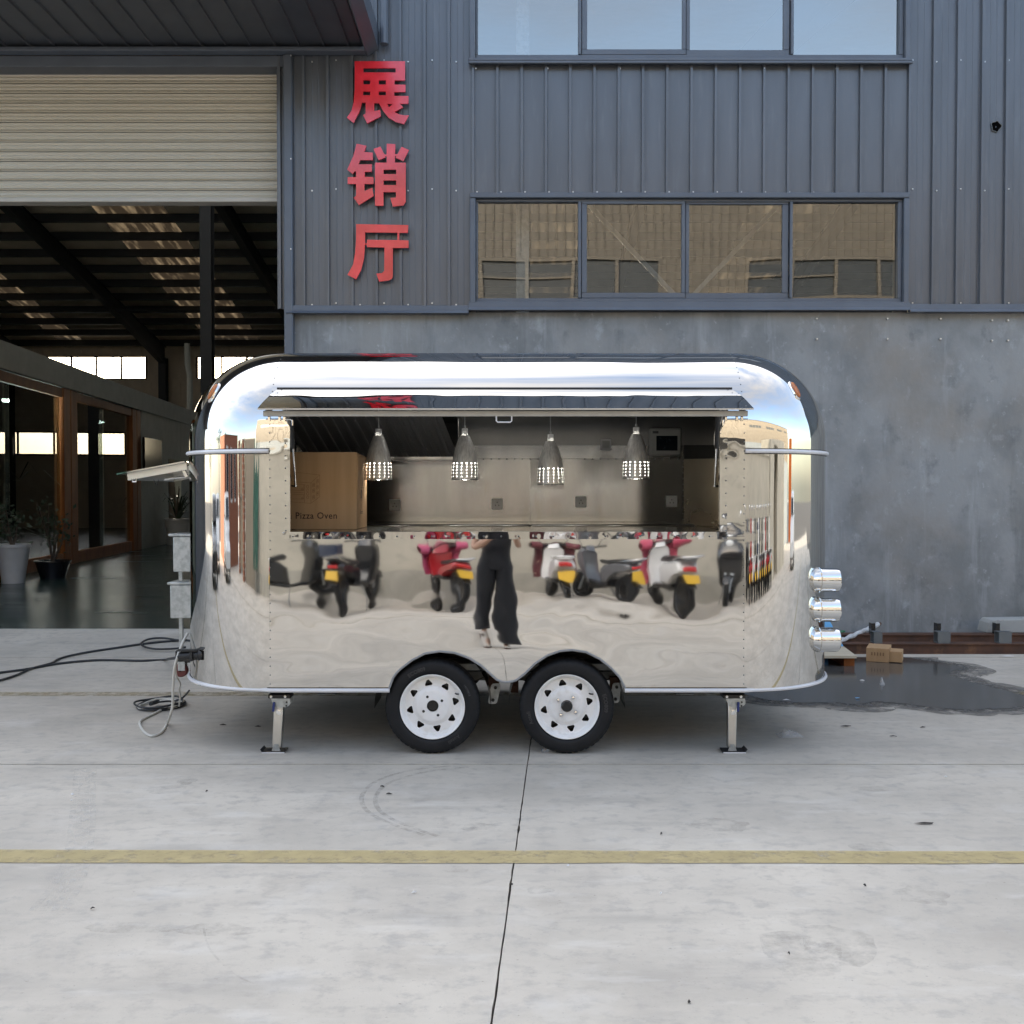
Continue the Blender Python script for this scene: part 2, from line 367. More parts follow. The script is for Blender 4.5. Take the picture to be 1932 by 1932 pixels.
M['stem'] = mat('bark', (.08,.06,.045), .85)
M['pot_w'] = mat('white_pot', (.62,.62,.62), .35)
M['pot_b'] = mat('black_glazed_pot', (.015,.015,.02), .2)
M['damp'] = film_mat('damp_fringe', (.16,.155,.145), .30, .62, 8, .75, rough=.5)
M['puddle'] = mat('wet_concrete', (.075,.072,.066), .12, col2=(.075,.074,.072), vs=2.5, rv=.07, spec=.6)
M['wallbeige'] = mat('beige_render', (.43,.405,.34), .85, col2=(.36,.34,.285), vs=.9, stretch=(1,1,1.6), spots=[(3,.55,.7,(.29,.275,.235),.6)])
M['tan'] = mat('tan_cladding', (.185,.162,.128), .6, col2=(.165,.143,.112), vs=1)
M['greyclad'] = mat('grey_base_cladding', (.18,.20,.21), .6)
M['brick'] = mat('red_brick', (.27,.11,.065), .85, col2=(.21,.08,.05), vs=9)
M['mortar'] = mat('mortar', (.38,.34,.29), .9)
M['skin'] = mat('skin', (.50,.30,.21), .5)
M['black_cloth'] = mat('black_cloth', (.010,.011,.015), .85, bump=.15, bs=120)
M['shoe'] = mat('canvas_shoe', (.55,.50,.44), .7)
M['shoe_dk'] = mat('shoe_dark', (.10,.06,.05), .7)
M['hair'] = mat('dark_hair', (.012,.009,.008), .45)
M['phone'] = mat('phone_black', (.01,.01,.012), .15)
M['plastic_clear'] = mat('clear_film', (.75,.76,.77), .15, spec=.8); M['plastic_clear'].node_tree.nodes['Principled BSDF'].inputs['Alpha'].default_value = .32
M['litter'] = mat('litter_dark', (.05,.045,.04), .8)
M['litter_w'] = mat('litter_white', (.7,.7,.7), .6)
# ================================================================ GROUND
YW = 10.8                       # street face of the factory
ZF = 0.12                       # hall floor
ground = MB().add([(-160,-160,-.02),(160,-160,-.02),(160,160,-.02),(-160,160,-.02)], [(0,1,2,3)]).build('ground', M['joint'], smooth=False)
tag(ground, kind='structure')
def slab_x(k, y):                # the long joints lean a little to the left towards the lens
    return X(1000, 6.31) + k * 6.2 + (y - 6.31) * 0.052
ys_ = [-58, -46, -34, -22, -13.5, -9.2, -5.5, -1.7, 1.9, G(966, 1442).y, 9.72]
gap = .0022; gapy = .008
for j in range(len(ys_) - 1):
    for k in range(-7, 7):
        y0, y1 = ys_[j] + gapy, ys_[j+1] - gapy
        mb = MB(); n = 60 if (j >= 8 and k in (-1, 0)) else 4
        rim = []
        def jit(a, b): return abs(fbm(a * 14, b * 14, 3.0, 5)) * .006 if n > 4 else 0
        def jit2(a, b): return abs(fbm(a * 14, b * 14, 3.0, 5)) * .005 if n > 4 else 0
        for i in range(n): y = y0 + (y1-y0)*i/n; rim.append((slab_x(k, y) + gap + jit(y, k), y))
        for i in range(n): t = i/n; x0 = slab_x(k, y1)+gap; x1 = slab_x(k+1, y1)-gap; rim.append((x0 + (x1-x0)*t, y1 - jit2(x0+(x1-x0)*t, j)))
        for i in range(n): y = y1 + (y0-y1)*i/n; rim.append((slab_x(k+1, y) - gap - jit(y, k+1.3), y))
        for i in range(n): t = i/n; x0 = slab_x(k+1, y0)-gap; x1 = slab_x(k, y0)+gap; rim.append((x0 + (x1-x0)*t, y0 + jit2(x0+(x1-x0)*t, j+.3)))
        rim.reverse()
        mb.prism(rim, lambda p, t: (p[0], p[1], t), 0.0, -.019)
        mb.build('concrete_slab', M['concrete'], ground, smooth=False, recalc=True)
# apron along the wall and ramp up to the hall door
XD = X(548, YW)
MB().box(XD, 30, 9.73, YW+.3, -.019, 0.0).build('apron_slab', M['concrete'], ground, smooth=False)
MB().add([(-40,9.73,0),(XD,9.73,0),(XD,YW+.06,ZF),(-40,YW+.06,ZF),(-40,9.73,-.019),(XD,9.73,-.019),(XD,YW+.06,-.019),(-40,YW+.06,-.019)],
    [(0,1,2,3),(0,4,5,1),(1,5,6,2),(2,6,7,3),(3,7,4,0),(7,6,5,4)]).build('ramp_slab', M['concrete'], ground, smooth=False, recalc=True)
MB().add([(-160,-160,-.012),(160,-160,-.012),(160,-58.01,-.012),(-160,-58.01,-.012)], [(0,1,2,3)]).build('far_paving', M['concrete'], ground, smooth=False)
# painted lines (sheets 3-4 mm up)
def strip(name, m, a0, a1, b0, b1, z=.004, n=50, wob=.006):
    r0 = []; r1 = []
    for i in range(n+1):
        t = i/n; p = Vector(a0).lerp(Vector(a1), t); q = Vector(b0).lerp(Vector(b1), t)
        r0.append((p.x, p.y + wob*fbm(p.x*3, p.y, 1), z)); r1.append((q.x, q.y + wob*fbm(q.x*3, q.y, 5), z))
    return MB().grid([r0, r1]).build(name, m, ground, smooth=False)
yl = [G(0,1629), G(1932,1630.5), G(0,1604.5), G(1932,1607)]
def ext(a, b, x): t = (x - a.x) / (b.x - a.x); return a.lerp(b, t)
strip('yellow_line', M['yellow'], ext(yl[0],yl[1],-30), ext(yl[0],yl[1],30), ext(yl[2],yl[3],-30), ext(yl[2],yl[3],30), n=260)
strip('yellow_line', M['yellow_old'], (-30,7.86,0), (30,7.86,0), (-30,8.02,0), (30,8.02,0), n=160)
strip('yellow_line', M['yellow_old'], (-30,-3.0,0), (30,-3.0,0), (-30,-2.86,0), (30,-2.86,0), n=80)
# tyre tracks and damp stains
def track(name, m, px, w, z=.003, cols=5):
    pts = [G(*p) for p in px]; fine = []
    for i in range(len(pts)-1):
        for k in range(8):
            t = k/8; p0 = pts[max(i-1,0)]; p1 = pts[i]; p2 = pts[i+1]; p3 = pts[min(i+2,len(pts)-1)]
            fine.append(.5*((2*p1)+(p2-p0)*t+(2*p0-5*p1+4*p2-p3)*t*t+(3*p1-p0-3*p2+p3)*t**3))
    fine.append(pts[-1]); rows = []
    for i, p in enumerate(fine):
        d = fine[min(i+1,len(fine)-1)] - fine[max(i-1,0)]; d.z = 0; d.normalize(); a = Vector((d.y,-d.x,0))
        rows.append([p + a*w*(s/cols - .5) + Vector((0,0,z)) for s in range(cols+1)])
    return MB().grid(rows).build(name, m, ground, smooth=False)
arc = [(850,1446),(772,1455),(712,1474),(684,1500),(690,1528),(730,1552),(800,1577)]
track('tyre_mark', M['rubber_mark'], arc, .025)
track('tyre_mark', M['rubber_mark'], [(u+26+ (8 if v<1460 else 0), v+2) for u, v in arc], .025)
for du in (0, 13, 26, 39):
    track('tyre_mark', M['dust_mark'], [(146+du*.8,1450),(140+du*.9,1500),(136+du,1550),(128+du*1.05,1606),(108+du*1.2,1660),(60+du*1.6,1720)], .028)
track('scratch', M['stain'], [(384,1752),(392,1785),(415,1815),(452,1845),(490,1862)], .008)
def blot(px, rx, ry, m='stain', sd=0):
    c = G(*px); rim = []
    for k in range(22):
        t = 2*math.pi*k/22; q = 1 + .38*fbm(math.cos(t)*1.3+sd, math.sin(t)*1.3, sd, 3)
        rim.append((c.x + rx*q*math.cos(t), c.y + ry*q*math.sin(t), .0025))
    MB().add(rim + [(c.x, c.y, .0025)], [(k, (k+1) % 22, 22) for k in range(22)]).build('stain', M[m], ground, smooth=False)
for i, (px, rx, ry) in enumerate([((315,1491),.12,.07),((352,1475),.06,.06),((906,1561),.10,.05),((1640,1489),.12,.05),((1358,1556),.14,.10),((1510,1800),.13,.16),((1580,1782),.12,.16),
     ((1650,1600),.10,.07),((1020,1680),.05,.04),((250,1752),.16,.05),((1740,1690),.1,.09),((860,1640),.06,.04),((420,1755),.14,.06),((1240,1660),.05,.03)]):
    blot(px, rx, ry, sd=i*3.7)

# ================================================================ FACTORY
fac = thing('factory_building', 'slate grey metal clad factory hall with concrete base, shuttered door and two window rows', 'building', (0, YW, 0))
PIT = 45.3 / 1932 * YW
XR0 = X(894, YW)
def clad_profile(x, w, plain=False):
    pts = [(0,0),(.016,0),(.019,.036),(.045,.036),(.050,0)] + ([] if plain else [(.115,0),(.118,.0022),(.123,.0022),(.126,0),(.178,0),(.181,.0022),(.186,.0022),(.189,0)]) + [(w,0)]
    return [(x - .035 + a, YW - b) for a, b in pts]
def clad(x, z0, z1, name='cladding_panel', w=None, plain=False):
    p = clad_profile(x, w or PIT, plain)
    n = max(3, int((z1-z0)/.5)); rr = random.Random(int((x+50)*97+z0*13)); ta, tb = rr.uniform(-.003,.003), rr.uniform(-.004,.004)
    return MB().grid([[(a, b + ta + tb*(i/n-.5) + .0035*fbm(a*1.2, z0+(z1-z0)*i/n, 3, 3), z0+(z1-z0)*i/n) for a, b in p] for i in range(n+1)]).build(name, M['clad'], fac, ang=20)
ZB = Z(583, YW); ZT = 9.7
WX0, WX1 = X(887, YW), X(1708, YW)
WZ0, WZ1 = ZB + .02, Z(366, YW)          # lower window, outside of its flashing
dz = Z(113, YW) - Z(572, YW)
UZ0, UZ1 = Z(126, YW), WZ1 + dz
k0 = math.ceil((XD + .03 - XR0) / PIT)
k1 = 33
for k in range(k0 - 1, k1):
    x = XR0 + k * PIT
    if x + PIT - .035 < XD: continue
    if WX0 - .09 <= x < WX1 - .1:
        clad(x, WZ1 - .02, UZ0 + .02, plain=True); clad(x, UZ1 - .02, ZT, plain=True)
    else: clad(x, ZB, ZT)
xr = XR0 + k1 * PIT
mb = MB()
for k in range(k1, k1 + 60):
    p = clad_profile(XR0 + k * PIT, PIT); mb.grid([[(a, b, ZB) for a, b in p], [(a, b, ZT) for a, b in p]])
tag(mb.build('cladding', M['clad'], fac, ang=20), kind='stuff')
# wall over the door, above the canopy
mb = MB()
for k in range(-110, k0 - 1):
    p = clad_profile(XR0 + k * PIT, PIT); mb.grid([[(a, b, Z(99, YW)) for a, b in p], [(a, b, ZT) for a, b in p]])
tag(mb.build('cladding', M['clad'], fac, ang=20), kind='stuff')
XDL = -8.6
mb = MB()
for k in range(-110, int((XDL - XR0) / PIT)):
    p = clad_profile(XR0 + k * PIT, PIT); mb.grid([[(a, b, 0) for a, b in p], [(a, b, Z(99, YW)) for a, b in p]])
tag(mb.build('cladding', M['clad'], fac, ang=20), kind='stuff')
MB().box(-27, 21, YW+.2, YW+.28, UZ1, ZT-.05).box(XD, WX0+.05, YW+.2, YW+.28, ZB, UZ1).box(WX1-.05, 21, YW+.2, YW+.28, ZB, UZ1).box(WX0+.05, WX1-.05, YW+.2, YW+.28, WZ1, UZ0)\
    .box(-27, XDL, YW+.2, YW+.28, 0, UZ1).box(XDL, XD, YW+.2, YW+.28, Z(133, YW)+.1, UZ1).build('inner_lining', M['hall_wall'], fac, smooth=False)
MB().box(-28, 22, YW-.05, YW+.35, ZT, ZT+.12).build('parapet_cap', M['trim'], fac, bevel=.01)
# concrete base wall
MB().box(XD + .02, 22, YW + .03, YW + .27, -.02, ZB - .03).build('base_wall', M['plaster'], fac, smooth=False)
# base flashing: a sloped drip strip
def flash(x0, x1, zt, name='flashing', h=None):
    h = h or (Z(573, YW) - Z(590, YW))
    prof = [(YW-.002, zt), (YW-.058, zt-.012), (YW-.062, zt-h*.7), (YW-.085, zt-h), (YW+.02, zt-h)]
    rows = [[(x, a, b) for a, b in prof] for x in (x0, x1)]
    return MB().grid(rows).add([(x0, a, b) for a, b in prof], [tuple(range(5))]).add([(x1, a, b) for a, b in prof], [tuple(reversed(range(5)))]).build(name, M['trim'], fac, ang=20)
zf_ = Z(572.5, YW)
flash(XD - .02, WX0 - .012, Z(576, YW)); flash(WX0 - .01, WX1 + .01, Z(571, YW)+.01, h=(Z(571,YW)-Z(589,YW))); flash(WX1 + .012, 21.5, Z(573.5, YW))
# door jamb column
MB().box(X(540, YW), X(556.5, YW), YW-.07, YW+.3, 0, Z(107, YW)).build('door_jamb', M['trim'], fac, bevel=.012)
MB().box(XDL-.1, XDL, YW-.07, YW+.3, 0, Z(107, YW)).build('door_jamb', M['trim'], fac, bevel=.012)
MB().box(XDL-.1, X(539.5, YW), YW-.03, YW+.3, Z(133, YW)+.03, Z(107, YW)).build('door_lintel', M['trim'], fac, bevel=.008)
# screws
sw = MB()
def screw(u, v, d=YW-.028, r=.0085):
    c = P(u, v, d); sw.cyl(c, c + Vector((0,-.008,0)), r, 8).cyl(c + Vector((0,-.008,0)), c + Vector((0,-.016,0)), r*.6, 6)
for k in range(k0, k1):
    u = 966 + (XR0 + k*PIT) * 1932 / YW
    inw = 880 < u < 1700
    for v in ([114, 357, 580-8] if not inw else []): screw(u + 12, v + (3 if k % 2 else 0), YW-.002)
    if inw: screw(u+6, 362.5, YW-.006); 
    if inw and k % 3 == 0: screw(u+4, 129.5, YW-.02)
for v in (300, 470, 105): screw(549, v, YW-.072)
tag(sw.build('screws', M['screw'], fac), kind='stuff')
bs = MB()
for u in (1673, 1773, 1900, 1870, 1420+120):
    for v in (602, 640):
        c = P(u, v + (3 if u > 1800 else 0), YW+.03); bs.cyl(c, c+Vector((0,-.03,0)), .009, 8)
tag(bs.build('anchor_bolts', M['screw'], fac), kind='stuff')
# torn hole in the cladding: a flat disc painted black for its dark inside
c = P(1879, 239, YW-.012); rim = [(c.x + .052*(1+.18*math.sin(3*t+1))*math.cos(t), c.y, c.z + .055*(1+.12*math.cos(5*t))*math.sin(t)) for t in [2*math.pi*k/18 for k in range(18)]]
MB().add(rim + [(c.x, c.y+.008, c.z)], [((k+1) % 18, k, 18) for k in range(18)]).build('torn_hole_disc', M['hole_dark'], fac, smooth=False)
MB().tube([Vector(p)+Vector((0,-.004,0)) for p in rim], .004, 5, closed=True).build('torn_edge', M['galv_dull'], fac)

# windows
def window(off, upper):
    x = lambda u: X(u, YW); z = lambda v: Z(v, YW) + off
    fl = MB()
    a0, a1 = WX0, WX1; zt = z(366); zb = z(574)
    fl.box(a0, a1, YW-.062, YW+.1, z(376), zt)                       # head
    fl.box(a0, x(898), YW-.06, YW+.1, zb, z(376)-.002).box(x(1698), a1, YW-.06, YW+.1, zb, z(376)-.002)
    if upper:
        fl.box(a0-.01, a1+.01, YW-.09, YW+.1, z(580), z(574)-.002).box(a0-.01, a1+.01, YW-.10, YW-.06, z(585.5), z(580)-.002)
    w = fl.build('window', M['trim'], fac, bevel=.008)
    fr = MB()
    y0, y1 = YW-.01, YW+.08
    fr.box(x(898)+.002, x(1698)-.002, y0, y1, z(571), z(563)).box(x(898)+.002, x(1698)-.002, y0, y1, z(381), z(376)-.002)
    fr.box(x(898)+.002, x(902), y0, y1, z(563)+.002, z(381)-.002).box(x(1690), x(1698)-.002, y0, y1, z(563)+.002, z(381)-.002)
    for u0, u1 in ((1090,1095.5),(1487,1492)): fr.box(x(u0), x(u1), y0-.012, y1, z(563)+.002, z(381)-.002)
    fr.build('frame', M['trim'], w, bevel=.004)
    for g0, g1, s0, s1 in ((1106.5,1284,1096.5,1291),(1299,1474,1292,1485.5)):
        s = MB(); yy = YW+.012 if s0 < 1200 else YW+.03
        s.box(x(s0), x(s1), yy-.02, yy+.03, z(562.5), z(552.5)).box(x(s0), x(s1), yy-.02, yy+.03, z(385), z(379))
        s.box(x(s0), x(g0), yy-.02, yy+.03, z(552.5)+.001, z(385)-.001).box(x(g1), x(s1), yy-.02, yy+.03, z(552.5)+.001, z(385)-.001)
        s.build('sash', M['trim'], w, bevel=.004)
    for i, (g0, g1, v0, v1, yy) in enumerate(((902,1090,381,563,YW+.035),(1106.5,1284,385,552.5,YW+.012),(1299,1474,385,552.5,YW+.03),(1492,1690,381,563,YW+.035))):
        rows = []
        for a in range(9):
            t = a/8; rows.append([])
            for bq in range(13):
                s_ = bq/12; X_ = x(g0)+(x(g1)-x(g0))*s_; Z_ = z(v1)+(z(v0)-z(v1))*t
                rows[-1].append((X_, yy + .0006*math.sin(3.1*s_+i*2)*math.sin(2.6*t+i) + (X_-x(g0))*.002*(i-1.5)*.6, Z_))
        MB().grid(rows).build('pane', M['win_glass_up' if upper else 'win_glass'], w)
    return w
window(0, False)
window(dz, True)
# steel inside the windows
ins = MB()
ins.bar(P(1100,375,YW+.9), P(1275,560,YW+.9), .05, .05).bar(P(1480,375,YW+.9), P(1305,560,YW+.9), .05, .05)
ins.build('wind_brace', M['white_paint'], fac, smooth=False)
MB().box(X(974, YW+.5), X(998, YW+.5), YW+.45, YW+.65, 0, 9).build('column', M['galv'], fac, smooth=False)
# roller shutter: every slat its own piece
sh = MB().box(XDL, X(539, YW+.2), YW+.12, YW+.26, Z(385.5, YW+.2), Z(377.5, YW+.2)).box(XDL, X(539, YW+.2), YW+.10, YW+.12, Z(385.5, YW+.2), Z(383.5, YW+.2))
sh.box(XDL, X(539.4, YW+.2), YW+.225, YW+.235, Z(376, YW+.2), Z(120, YW+.2)); sh = sh.build('roller_shutter', M['shutter_bar'], fac, bevel=.006)  # backing sheet added behind the slats to block light between them
n = 14; zt, zb = Z(120, YW+.2), Z(377, YW+.2); hs = (zt - zb) / n
prof = [(0,.0),(.0,.012)] + [(-.012 - .006*math.cos(i*math.pi/2.2), .012 + (hs-.024)*i/10) for i in range(11)] + [(0,hs-.010),(.012,hs-.004)]
sl = MB().grid([[(xx, a, b) for a, b in prof] for xx in (XDL, X(539.5, YW+.2))])
first = sl.build('slat', M['shutter'], sh, ang=25, base=Vector()); first.location = Vector((0, YW+.2, zb)) - BASE[fac.name]
for i in range(1, n): share(first, 'slat', first.location + Vector((0, 0, i*hs)), sh)
# canopy over the door
ca_x = X(693, YW); cz = Z(99.5, YW); cy0 = 8.9
can = MB().box(-26, ca_x, cy0, YW-.03, cz+.06, cz+.30).build('canopy', M['trim'], fac, smooth=False)
pp = [(0,0),(.10,0),(.108,.022),(.122,.022),(.13,0),(PIT,0)]
sp = None
for k in range(46):
    xk = ca_x - .03 - (k+1)*PIT
    if sp is None:
        sp = MB().grid([[(a, y, cz+.035+.0-b) for a, b in pp] for y in (YW-.06, cy0)]).build('soffit_panel', M['soffit'], can, ang=20, base=Vector())
        sp.location = Vector((xk, 0, 0)) - BASE[fac.name]
    else: share(sp, 'soffit_panel', Vector((xk, 0, 0)) - BASE[fac.name], can)
MB().box(-26, ca_x+.01, YW-.16, YW-.035, cz-.045, cz+.0).build('canopy_ledger', M['trim'], fac, bevel=.01)
gut = [(0,-.03),(.02,-.05),(.13,.02),(.13,.24),(.115,.24),(.115,.04),(.015,-.02),(0,.0)]
MB().prism([(ca_x+.004+a, cz+b) for a, b in gut], lambda p, t: (p[0], t, p[1]), YW-.03, cy0).build('gutter', M['trim'], fac, smooth=False, recalc=True)
MB().tube([(ca_x+.2, YW-.09, cz+.05), (ca_x+.2, YW-.09, 9.4)], .045, 10).build('downpipe', M['trim'], fac)

# ---------------------------------------------------------------- hall behind the door
HY1, EV, RID = 42.0, 7.62, 26.4
SLP = .192
def zr(y): return EV + SLP * (HY1 - y) if y > RID else EV + SLP * (HY1 - RID) - SLP * (RID - y)
hf = MB().box(-27, 21, YW+.07, HY1, ZF-.1, ZF).build('hall_floor', M['hall_floor'], smooth=False); tag(hf, kind='structure')
MB().box(-27.2, -27, YW+.3, HY1, 0, 11).build('side_wall', M['hall_wall'], fac, smooth=False)
MB().box(21, 21.2, YW+.3, HY1, 0, 11).build('side_wall', M['hall_wall'], fac, smooth=False)
# back wall with openings
bw = MB(); WZ = (Z(716, HY1), Z(672, HY1))
bx = [-25.1, -21.0, X(90,HY1), X(278,HY1), X(373,HY1), X(373,HY1)+4.1, -6.9, -2.8, -1.0, 3.1, 5, 9.1]
edges = [-27] + bx + [21]
bw.box(-27, 21, HY1, HY1+.2, WZ[1], 8.0).box(-27, 21, HY1, HY1+.2, 0, 3.0)
bw.box(-27, -6.5, HY1, HY1+.2, 3.0, WZ[0]).box(1.5, 21, HY1, HY1+.2, 3.0, WZ[0]).box(-6.5, 1.5, HY1, HY1+.2, 3.95, WZ[0])
for i in range(0, len(edges), 2): bw.box(edges[i], edges[i+1], HY1, HY1+.2, WZ[0]+.001, WZ[1]-.001)
bw.build('back_wall', M['hall_wall'], fac, smooth=False)
rb = MB()
for k in range(110): rb.box(-26 + k*.4, -26 + k*.4 + .05, HY1-.02, HY1-.002, WZ[1]+.12, 7.6).box(-26 + k*.4, -26 + k*.4 + .05, HY1-.02, HY1-.002, 5.1, WZ[0]-.12)
tag(rb.build('wall_ribs', M['hall_wall'], fac, smooth=False), kind='stuff')
for i in range(0, len(bx), 2):
    a, b = bx[i], bx[i+1]; w = MB().box(a, b, HY1-.05, HY1+.02, WZ[0], WZ[0]+.05).box(a, b, HY1-.05, HY1+.02, WZ[1]-.05, WZ[1])
    for q in range(5): xx = a + (b-a)*q/4; w.box(xx-.035, xx+.035, HY1-.05, HY1+.02, WZ[0]+.051, WZ[1]-.051)
    wo_ = w.build('window', M['rust'], fac, smooth=False)
    MB().add([(a,HY1+.05,WZ[0]),(b,HY1+.05,WZ[0]),(b,HY1+.05,WZ[1]),(a,HY1+.05,WZ[1])], [(0,1,2,3)]).build('pane', M['back_glass'], wo_, smooth=False)
lw = MB().box(-6.5, 1.5, HY1-.05, HY1+.02, 3.0, 3.06).box(-6.5, 1.5, HY1-.05, HY1+.02, 3.89, 3.95)
for q in range(7): xx = -6.5 + q*8/6; lw.box(xx-.04, xx+.04, HY1-.05, HY1+.02, 3.061, 3.889)
lw = lw.build('window', M['steel_dark'], fac, smooth=False)
MB().add([(-6.5,HY1+.05,3.0),(1.5,HY1+.05,3.0),(1.5,HY1+.05,3.95),(-6.5,HY1+.05,3.95)], [(0,1,2,3)]).build('pane', M['back_glass'], lw, smooth=False)
# frames
RX = [-26, -20.1, -14.15, -8.15, -2.3, 3.6, 9.5, 15.4]
rafter = MB()
dn = .25
pr = [(RID, zr(RID)-.25), (HY1-.3, zr(HY1-.3)-.25), (HY1-.3, zr(HY1-.3)-.95), (RID+9, zr(RID+9)-.68), (RID, zr(RID)-.72)]
rafter.prism(pr, lambda p, t: (t, p[0], p[1]), -.05, .05)
for (y0, y1, off) in ((RID, RID+9, -.70), (RID+9, HY1-.3, -.70)):
    za = zr(y0) + (-.72 if y0 == RID else -.68); zb_ = zr(y1) + (-.68 if y1 < HY1-1 else -.95)
    rafter.bar((0, y0, za), (0, y1, zb_), .24, .03)
rafter.bar((0, RID, zr(RID)-.25), (0, HY1-.3, zr(HY1-.3)-.25), .24, .03)
r0 = rafter.build('rafter', M['steel_dark'], fac, smooth=False, recalc=True, base=Vector())
r0.location = Vector((RX[0],0,0)) - BASE[fac.name]
for x in RX[1:]: share(r0, 'rafter', Vector((x,0,0)) - BASE[fac.name], fac)
fr_ = MB().prism([(YW+.3, zr(YW+.3)-.25), (RID, zr(RID)-.25), (RID, zr(RID)-.8), (YW+.3, zr(YW+.3)-.8)], lambda p, t: (t, p[0], p[1]), -.12, .12).build('rafter', M['steel_dark'], fac, smooth=False, recalc=True, base=Vector())
fr_.location = Vector((RX[0],0,0)) - BASE[fac.name]
for x in RX[1:]: share(fr_, 'rafter', Vector((x,0,0)) - BASE[fac.name], fac)
cl0 = None
for x, y in [(x, HY1-.35) for x in RX] + [(-8.12, 27.4)]:
    h = zr(y) - .7; w = .15
    MB().box(x-w, x+w, y-.16, y-.14, 0, h).box(x-w, x+w, y+.14, y+.16, 0, h).box(x-.02, x+.02, y-.138, y+.138, 0, h).build('column', M['steel_dark'], fac, smooth=False)
pl = None
for k in range(13):
    y = RID + .5 + k*1.22
    o = MB().box(-27, 21, -.035, .035, -.24, 0).box(-27, 21, -.07, .07, -.245, -.23) if pl is None else None
    if pl is None: pl = o.build('purlin', M['steel_dark'], fac, smooth=False, base=Vector()); pl.location = Vector((0,y,zr(y)-.005)) - BASE[fac.name]
    else: share(pl, 'purlin', Vector((0,y,zr(y)-.005)) - BASE[fac.name], fac)
# roof sheets with strips of translucent skylight
trl = bpy.data.materials.new('fibreglass_skylight'); trl.use_nodes = True; nt = trl.node_tree; nt.nodes.clear()
o_ = N(nt,'ShaderNodeOutputMaterial'); t_ = N(nt,'ShaderNodeBsdfTranslucent'); geo_ = N(nt,'ShaderNodeNewGeometry'); mp_ = N(nt,'ShaderNodeMapping'); mp_.inputs['Scale'].default_value = (4,.55,1)
nz_ = N(nt,'ShaderNodeTexNoise'); nz_.inputs['Scale'].default_value = 1.3; nz_.inputs['Detail'].default_value = 6
rp_ = N(nt,'ShaderNodeValToRGB'); rp_.color_ramp.elements[0].color = (.008,.006,.004,1); rp_.color_ramp.elements[1].color = (.062,.047,.029,1); rp_.color_ramp.elements[0].position = .50; rp_.color_ramp.elements[1].position = .72
L(nt,geo_.outputs['Position'],mp_.inputs[0]); L(nt,mp_.outputs[0],nz_.inputs[0]); L(nt,nz_.outputs[0],rp_.inputs[0]); L(nt,rp_.outputs[0],t_.inputs[0]); L(nt,t_.outputs[0],o_.inputs[0])
SK = [(-18.4,-17.4), (-12.3,-10.2), (-6.3,-5.0), (0.6,2.4), (7,9)]
xs = [-27.2]
for a, b in SK: xs += [a, b]
xs.append(21.2)
deck = MB(); lit = None
for i in range(len(xs)-1):
    a, b = xs[i], xs[i+1]; q = [(a,RID,zr(RID)+.02),(b,RID,zr(RID)+.02),(b,HY1+.4,zr(HY1+.4)+.02),(a,HY1+.4,zr(HY1+.4)+.02)]
    if i % 2 == 0: deck.add(q, [(0,1,2,3)])
    else: MB().add(q, [(0,1,2,3)]).build('skylight', trl, fac, smooth=False)
trl_added = mat('added_skylight_sheet', (.7,.7,.66), .6); nt2 = trl_added.node_tree; nt2.nodes.clear(); o2 = N(nt2,'ShaderNodeOutputMaterial'); t2 = N(nt2,'ShaderNodeBsdfTranslucent'); t2.inputs[0].default_value = (.36,.35,.32,1); L(nt2,t2.outputs[0],o2.inputs[0])  # for unseen front-slope skylights, added to brighten the hall
fx = [-27.2,-24,-20,-17,-13,-10,-6,21.2]
for i in range(len(fx)-1):
    q = [(fx[i],YW,zr(YW)+.02),(fx[i+1],YW,zr(YW)+.02),(fx[i+1],RID,zr(RID)+.02),(fx[i],RID,zr(RID)+.02)]
    if i % 2 == 0: deck.add(q, [(0,1,2,3)])
    else: MB().add(q, [(0,1,2,3)]).build('skylight', trl_added, fac, smooth=False)
deck.build('roof', M['roof_sheet'], fac, smooth=False)
y = 36.5; MB().tube([(-26, y, Z(585, y)), (20, y, Z(585, y))], .05, 8).build('pipe', M['steel_dark'], fac)
MB().tube([P(353,648,33), P(354,690,33), P(358,706,33), P(358,800,33)], .09, 10).build('vent_pipe', M['office_wall'], fac)

# ---------------------------------------------------------------- office partition inside the hall
PX0 = -8.5
def pxy(y, o=0): return Vector((PX0 - .1*(y-16.5) + o, y, 0))
def yu(u): return -(-PX0 - 1.65) / ((u-966)/1932 + .1)
off = thing('office_partition', 'white office partition with brown framed glass bays inside the dark hall', 'office', (PX0, 16.5, ZF))
def pw(name, ya, yb, za, zb, m, t=.06, o=0, bev=0):
    a = pxy(ya, o); b = pxy(yb, o)
    return MB().bar(a + Vector((0,0,(za+zb)/2)), b + Vector((0,0,(za+zb)/2)), t, zb-za).build(name, m, off, smooth=False, bevel=bev)
ya, yb, yc, yd, ye = 12.5, yu(114), yu(140), yu(245), yu(261)
pw('fascia', ya, 33, 3.62, 4.08, M['office_wall'], .22)
pw('ceiling_slab', ya, 33, 4.0, 4.08, M['office_wall'], 5.4, -2.85)
pw('wall', ye, yu(312), ZF, 3.618, M['office_wall'], .18)
pw('wall', yu(336), 33, ZF, 3.618, M['office_wall'], .18)
pw('lintel', yu(312), yu(336), 2.5, 3.616, M['office_wall'], .17)
for a, b in ((yb, (yb+yc)/2-.02), ((yb+yc)/2+.02, yc), (yd, (yd+ye)/2-.02), ((yd+ye)/2+.02, ye-.02)): pw('post', a, b, ZF, 3.61, M['wood'], .16, 0, .01)
